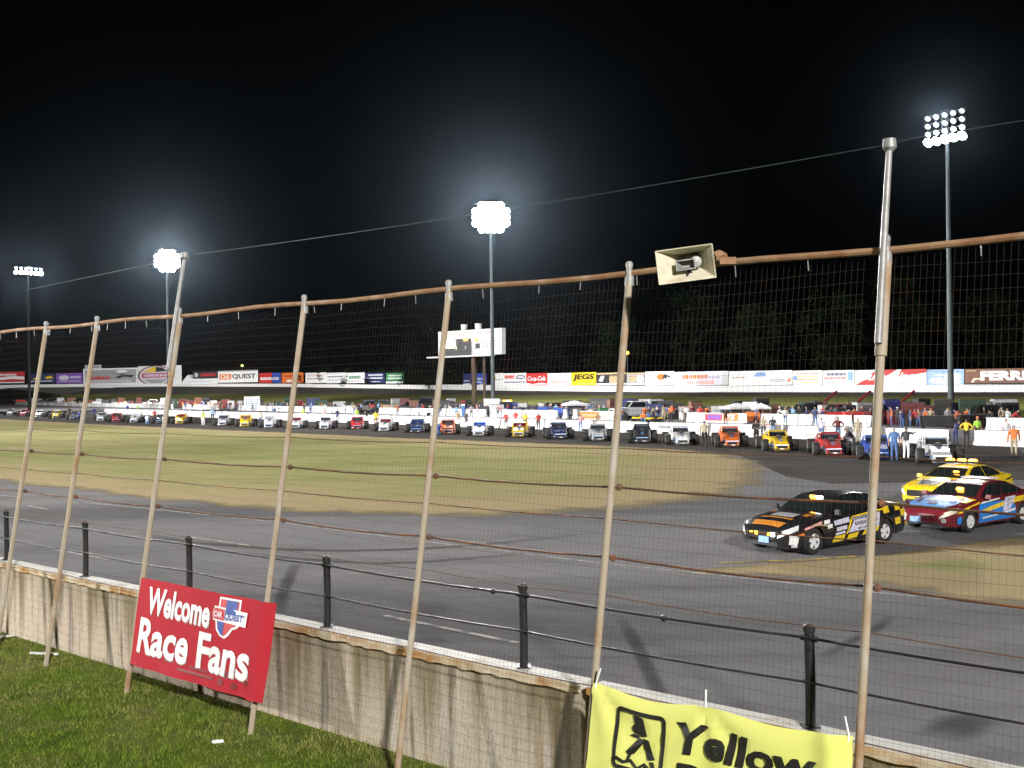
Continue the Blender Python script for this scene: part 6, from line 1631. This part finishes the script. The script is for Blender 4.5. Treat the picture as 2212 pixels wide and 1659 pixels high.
MB().box((0, .3, .95), (1.25, .6, 1.7), chrome).build('carcass', parent=r, bevel=.02)
for sg in (1, -1): MB().box((sg * .31, -.015, .95), (.58, .03, 1.6), P('silver', True)).build('door', parent=r, bevel=.01)
MB().box((0, .3, .05), (1.2, .55, .1), shadowblack).build('plinth', parent=r)
canopy(1592, 2.4, 'silver', 'grey canopy over a dark cart above the orange-red race car', 3.0, 2.1)
canopy(1240, 1.8, 'silver', 'pale canopy over the pit cart above the navy race car', 2.8, 2.3)
canopy(1643, 2.6, 'white', 'small white canopy right of the grey one', 1.6, 2.1)
r = kit('fuel_barrel', 1278, .9, 0, 'tan barrel behind the orange and white wall banner', 'barrel')
MB().lathe([(0, 1.25), (.38, 1.25), (.42, 1.2), (.42, .9), (.44, .88), (.42, .86), (.42, .45), (.44, .43), (.42, .41), (.42, .05), (.40, 0)], (0, 0, 0), 'Z', 20, P('khaki')).build('drum', parent=r, smooth=True)
MB().lathe([(0, .05), (.05, .05), (.05, 0)], (.2, 0, 1.25), 'Z', 10, P('dark')).build('bung_cap', parent=r)
r = kit('fuel_stand', 1000, -.4, 0, 'blue and red topped upright stand before the farther pit wall', 'stand')
MB().box((0, 0, .9), (.5, .5, 1.8), P('denim')).build('column', parent=r, bevel=.04)
MB().box((0, 0, 2.05), (.75, .7, .5), P('maroon')).build('head_box', parent=r, bevel=.05)
MB().box((0, -.36, 1.65), (.5, .04, .2), P('white')).build('display', parent=r)
for i, (px, off, n_) in enumerate([(1960, 2.5, 3), (1670, 3, 3), (1350, 1.0, 2), (1260, 3.2, 3), (955, 2.0, 2), (890, 2, 3), (728, 2.2, 3), (585, 2, 3), (148, 2.4, 3), (2140, 2, 3), (1160, 4, 4)]):
    tyre_stack(px, off, n_, 'stack of %s black tyres above the %s' % (['', 'one', 'two', 'three', 'four'][n_], SHORT[min(range(len(CARS)), key=lambda k: abs(CARS[k][0] - px))]))
quad_bike(1377, -6, 'yellow quad bike half hidden by the leaning fence post', R(250))
quad_bike(1412, -6.5, 'yellow quad bike in the open, right of the leaning post', R(215))
crowd(1388, -6.5, 'orange', 'sitting', 'dark', 'white', LANE)
CN = [('dark', 'dark'), ('black', 'black'), ('navy', 'navy'), ('grey', 'grey'), ('darkred', 'dark red'), ('darkgreen', 'dark green'), ('brown', 'brown')]
if True: CN += [('silver', 'pale grey')]
seen_c = set(); rc = random.Random(77); px = 60
while px < 2180:
    i_ = min(range(len(CARS)), key=lambda k: abs(CARS[k][0] - px)); H_ = rc.choice([1.4, 1.7, 2.0, 2.3]); L_ = rc.uniform(1.2, 2.6)
    for cn, cw in rc.sample(CN, len(CN)):
        hw_ = 'tall' if H_ > 1.8 else 'waist high'
        lab = '%s %s tool chest beyond the %s' % (hw_, cw, SHORT[i_])
        if lab not in seen_c and len(lab.split()) <= 16:
            seen_c.add(lab); o_ = tool_cart(px, rc.uniform(4.0, 7.5), cn, lab, L_, H_, rc.uniform(-.5, .5)); o_.name = 'tool_chest'; break
    px += rc.uniform(15, 30) if px > 500 else rc.uniform(12, 24)
# traffic drums in the lane
def plinth_post(px, off, label):
    r = kit('barrier_drum', px, off, 0, label, 'drum', 'white posts in the gap of the farther pit wall')
    MB().lathe([(0, 1.25), (.24, 1.22), (.3, .6), (.48, .06), (.5, 0)], (0, 0, 0), 'Z', 16, P('white')).build('drum_body', parent=r, smooth=True)
    MB().lathe([(.52, 0), (.55, .02), (.55, .08), (.3, .09)], (0, 0, 0), 'Z', 16, P('dark')).build('drum_foot', parent=r)
plinth_post(1221, -.2, 'flared white post in the wall gap, left one'); plinth_post(1243, -.2, 'flared white post in the wall gap, right one')
r = kit('notice_board', 544, -.6, 0, 'white notice board with rows of print at the farther pit wall', 'sign')
MB().box((0, 0, 1.75), (3.2, .06, 2.3), P('white')).build('panel', parent=r)
mb = MB(); rs_ = random.Random(4)
for k in range(5):
    x = -1.3
    while x < 1.2: w_ = rs_.uniform(.15, .4); mb.box((x + w_ / 2, -.04, 2.6 - k * .38), (w_, .01, .16), P('denim')); x += w_ + .12
mb.build('printed_rows', parent=r)
for sg in (1, -1): MB().tube([(sg * 1.3, .06, 0), (sg * 1.3, .06, 2.8)], .04, 6).build('support_post', galv, r)
wall_face(W2, 1252, 1330, .12, .98, 'wall_banner', [('r', 0, 0, .55, 1, 'orange'), ('l', .06, .3, .5, .7, 'tan'), ('r', .58, .2, .8, .85, 'pink')], 'orange and white banner hung on the farther pit wall')
wall_face(W2, 1522, 1612, .1, 1.05, 'wall_banner', [('r', 0, .15, .42, .9, 'red'), ('r', .06, .3, .38, .78, 'purple'), ('r', .44, .15, .8, 1, 'orange'), ('t', '75', .62, .56, .24, .6, 'white', .25)], 'white banner with purple block and orange number on the farther pit wall')
wall_face(W1, 1418, 1440, .55, .75, 'wall_sticker', [('e', .5, .5, .5, .5, 'grey')], 'small grey oval sticker on the nearer pit wall by the dark maroon race car', 'sticker')

# ------------------------------------------------------------------ haze added so the lamps get a halo like lens glare
hz = bpy.data.materials.new('haze_air'); hz.use_nodes = True
nt = hz.node_tree; nt.nodes.remove(nt.nodes['Principled BSDF'])
pv = nt.nodes.new('ShaderNodeVolumePrincipled')
pv.inputs['Color'].default_value = (.6, .78, 1, 1); pv.inputs['Density'].default_value = .000011; pv.inputs['Anisotropy'].default_value = 0.93
nt.links.new(pv.outputs[0], nt.nodes['Material Output'].inputs['Volume'])
h = MB().box((0, 300, 24), (1800, 1200, 50), hz).build('haze')
tag(h, 'thin humid night air glowing round the floodlights', 'haze', kind='stuff')
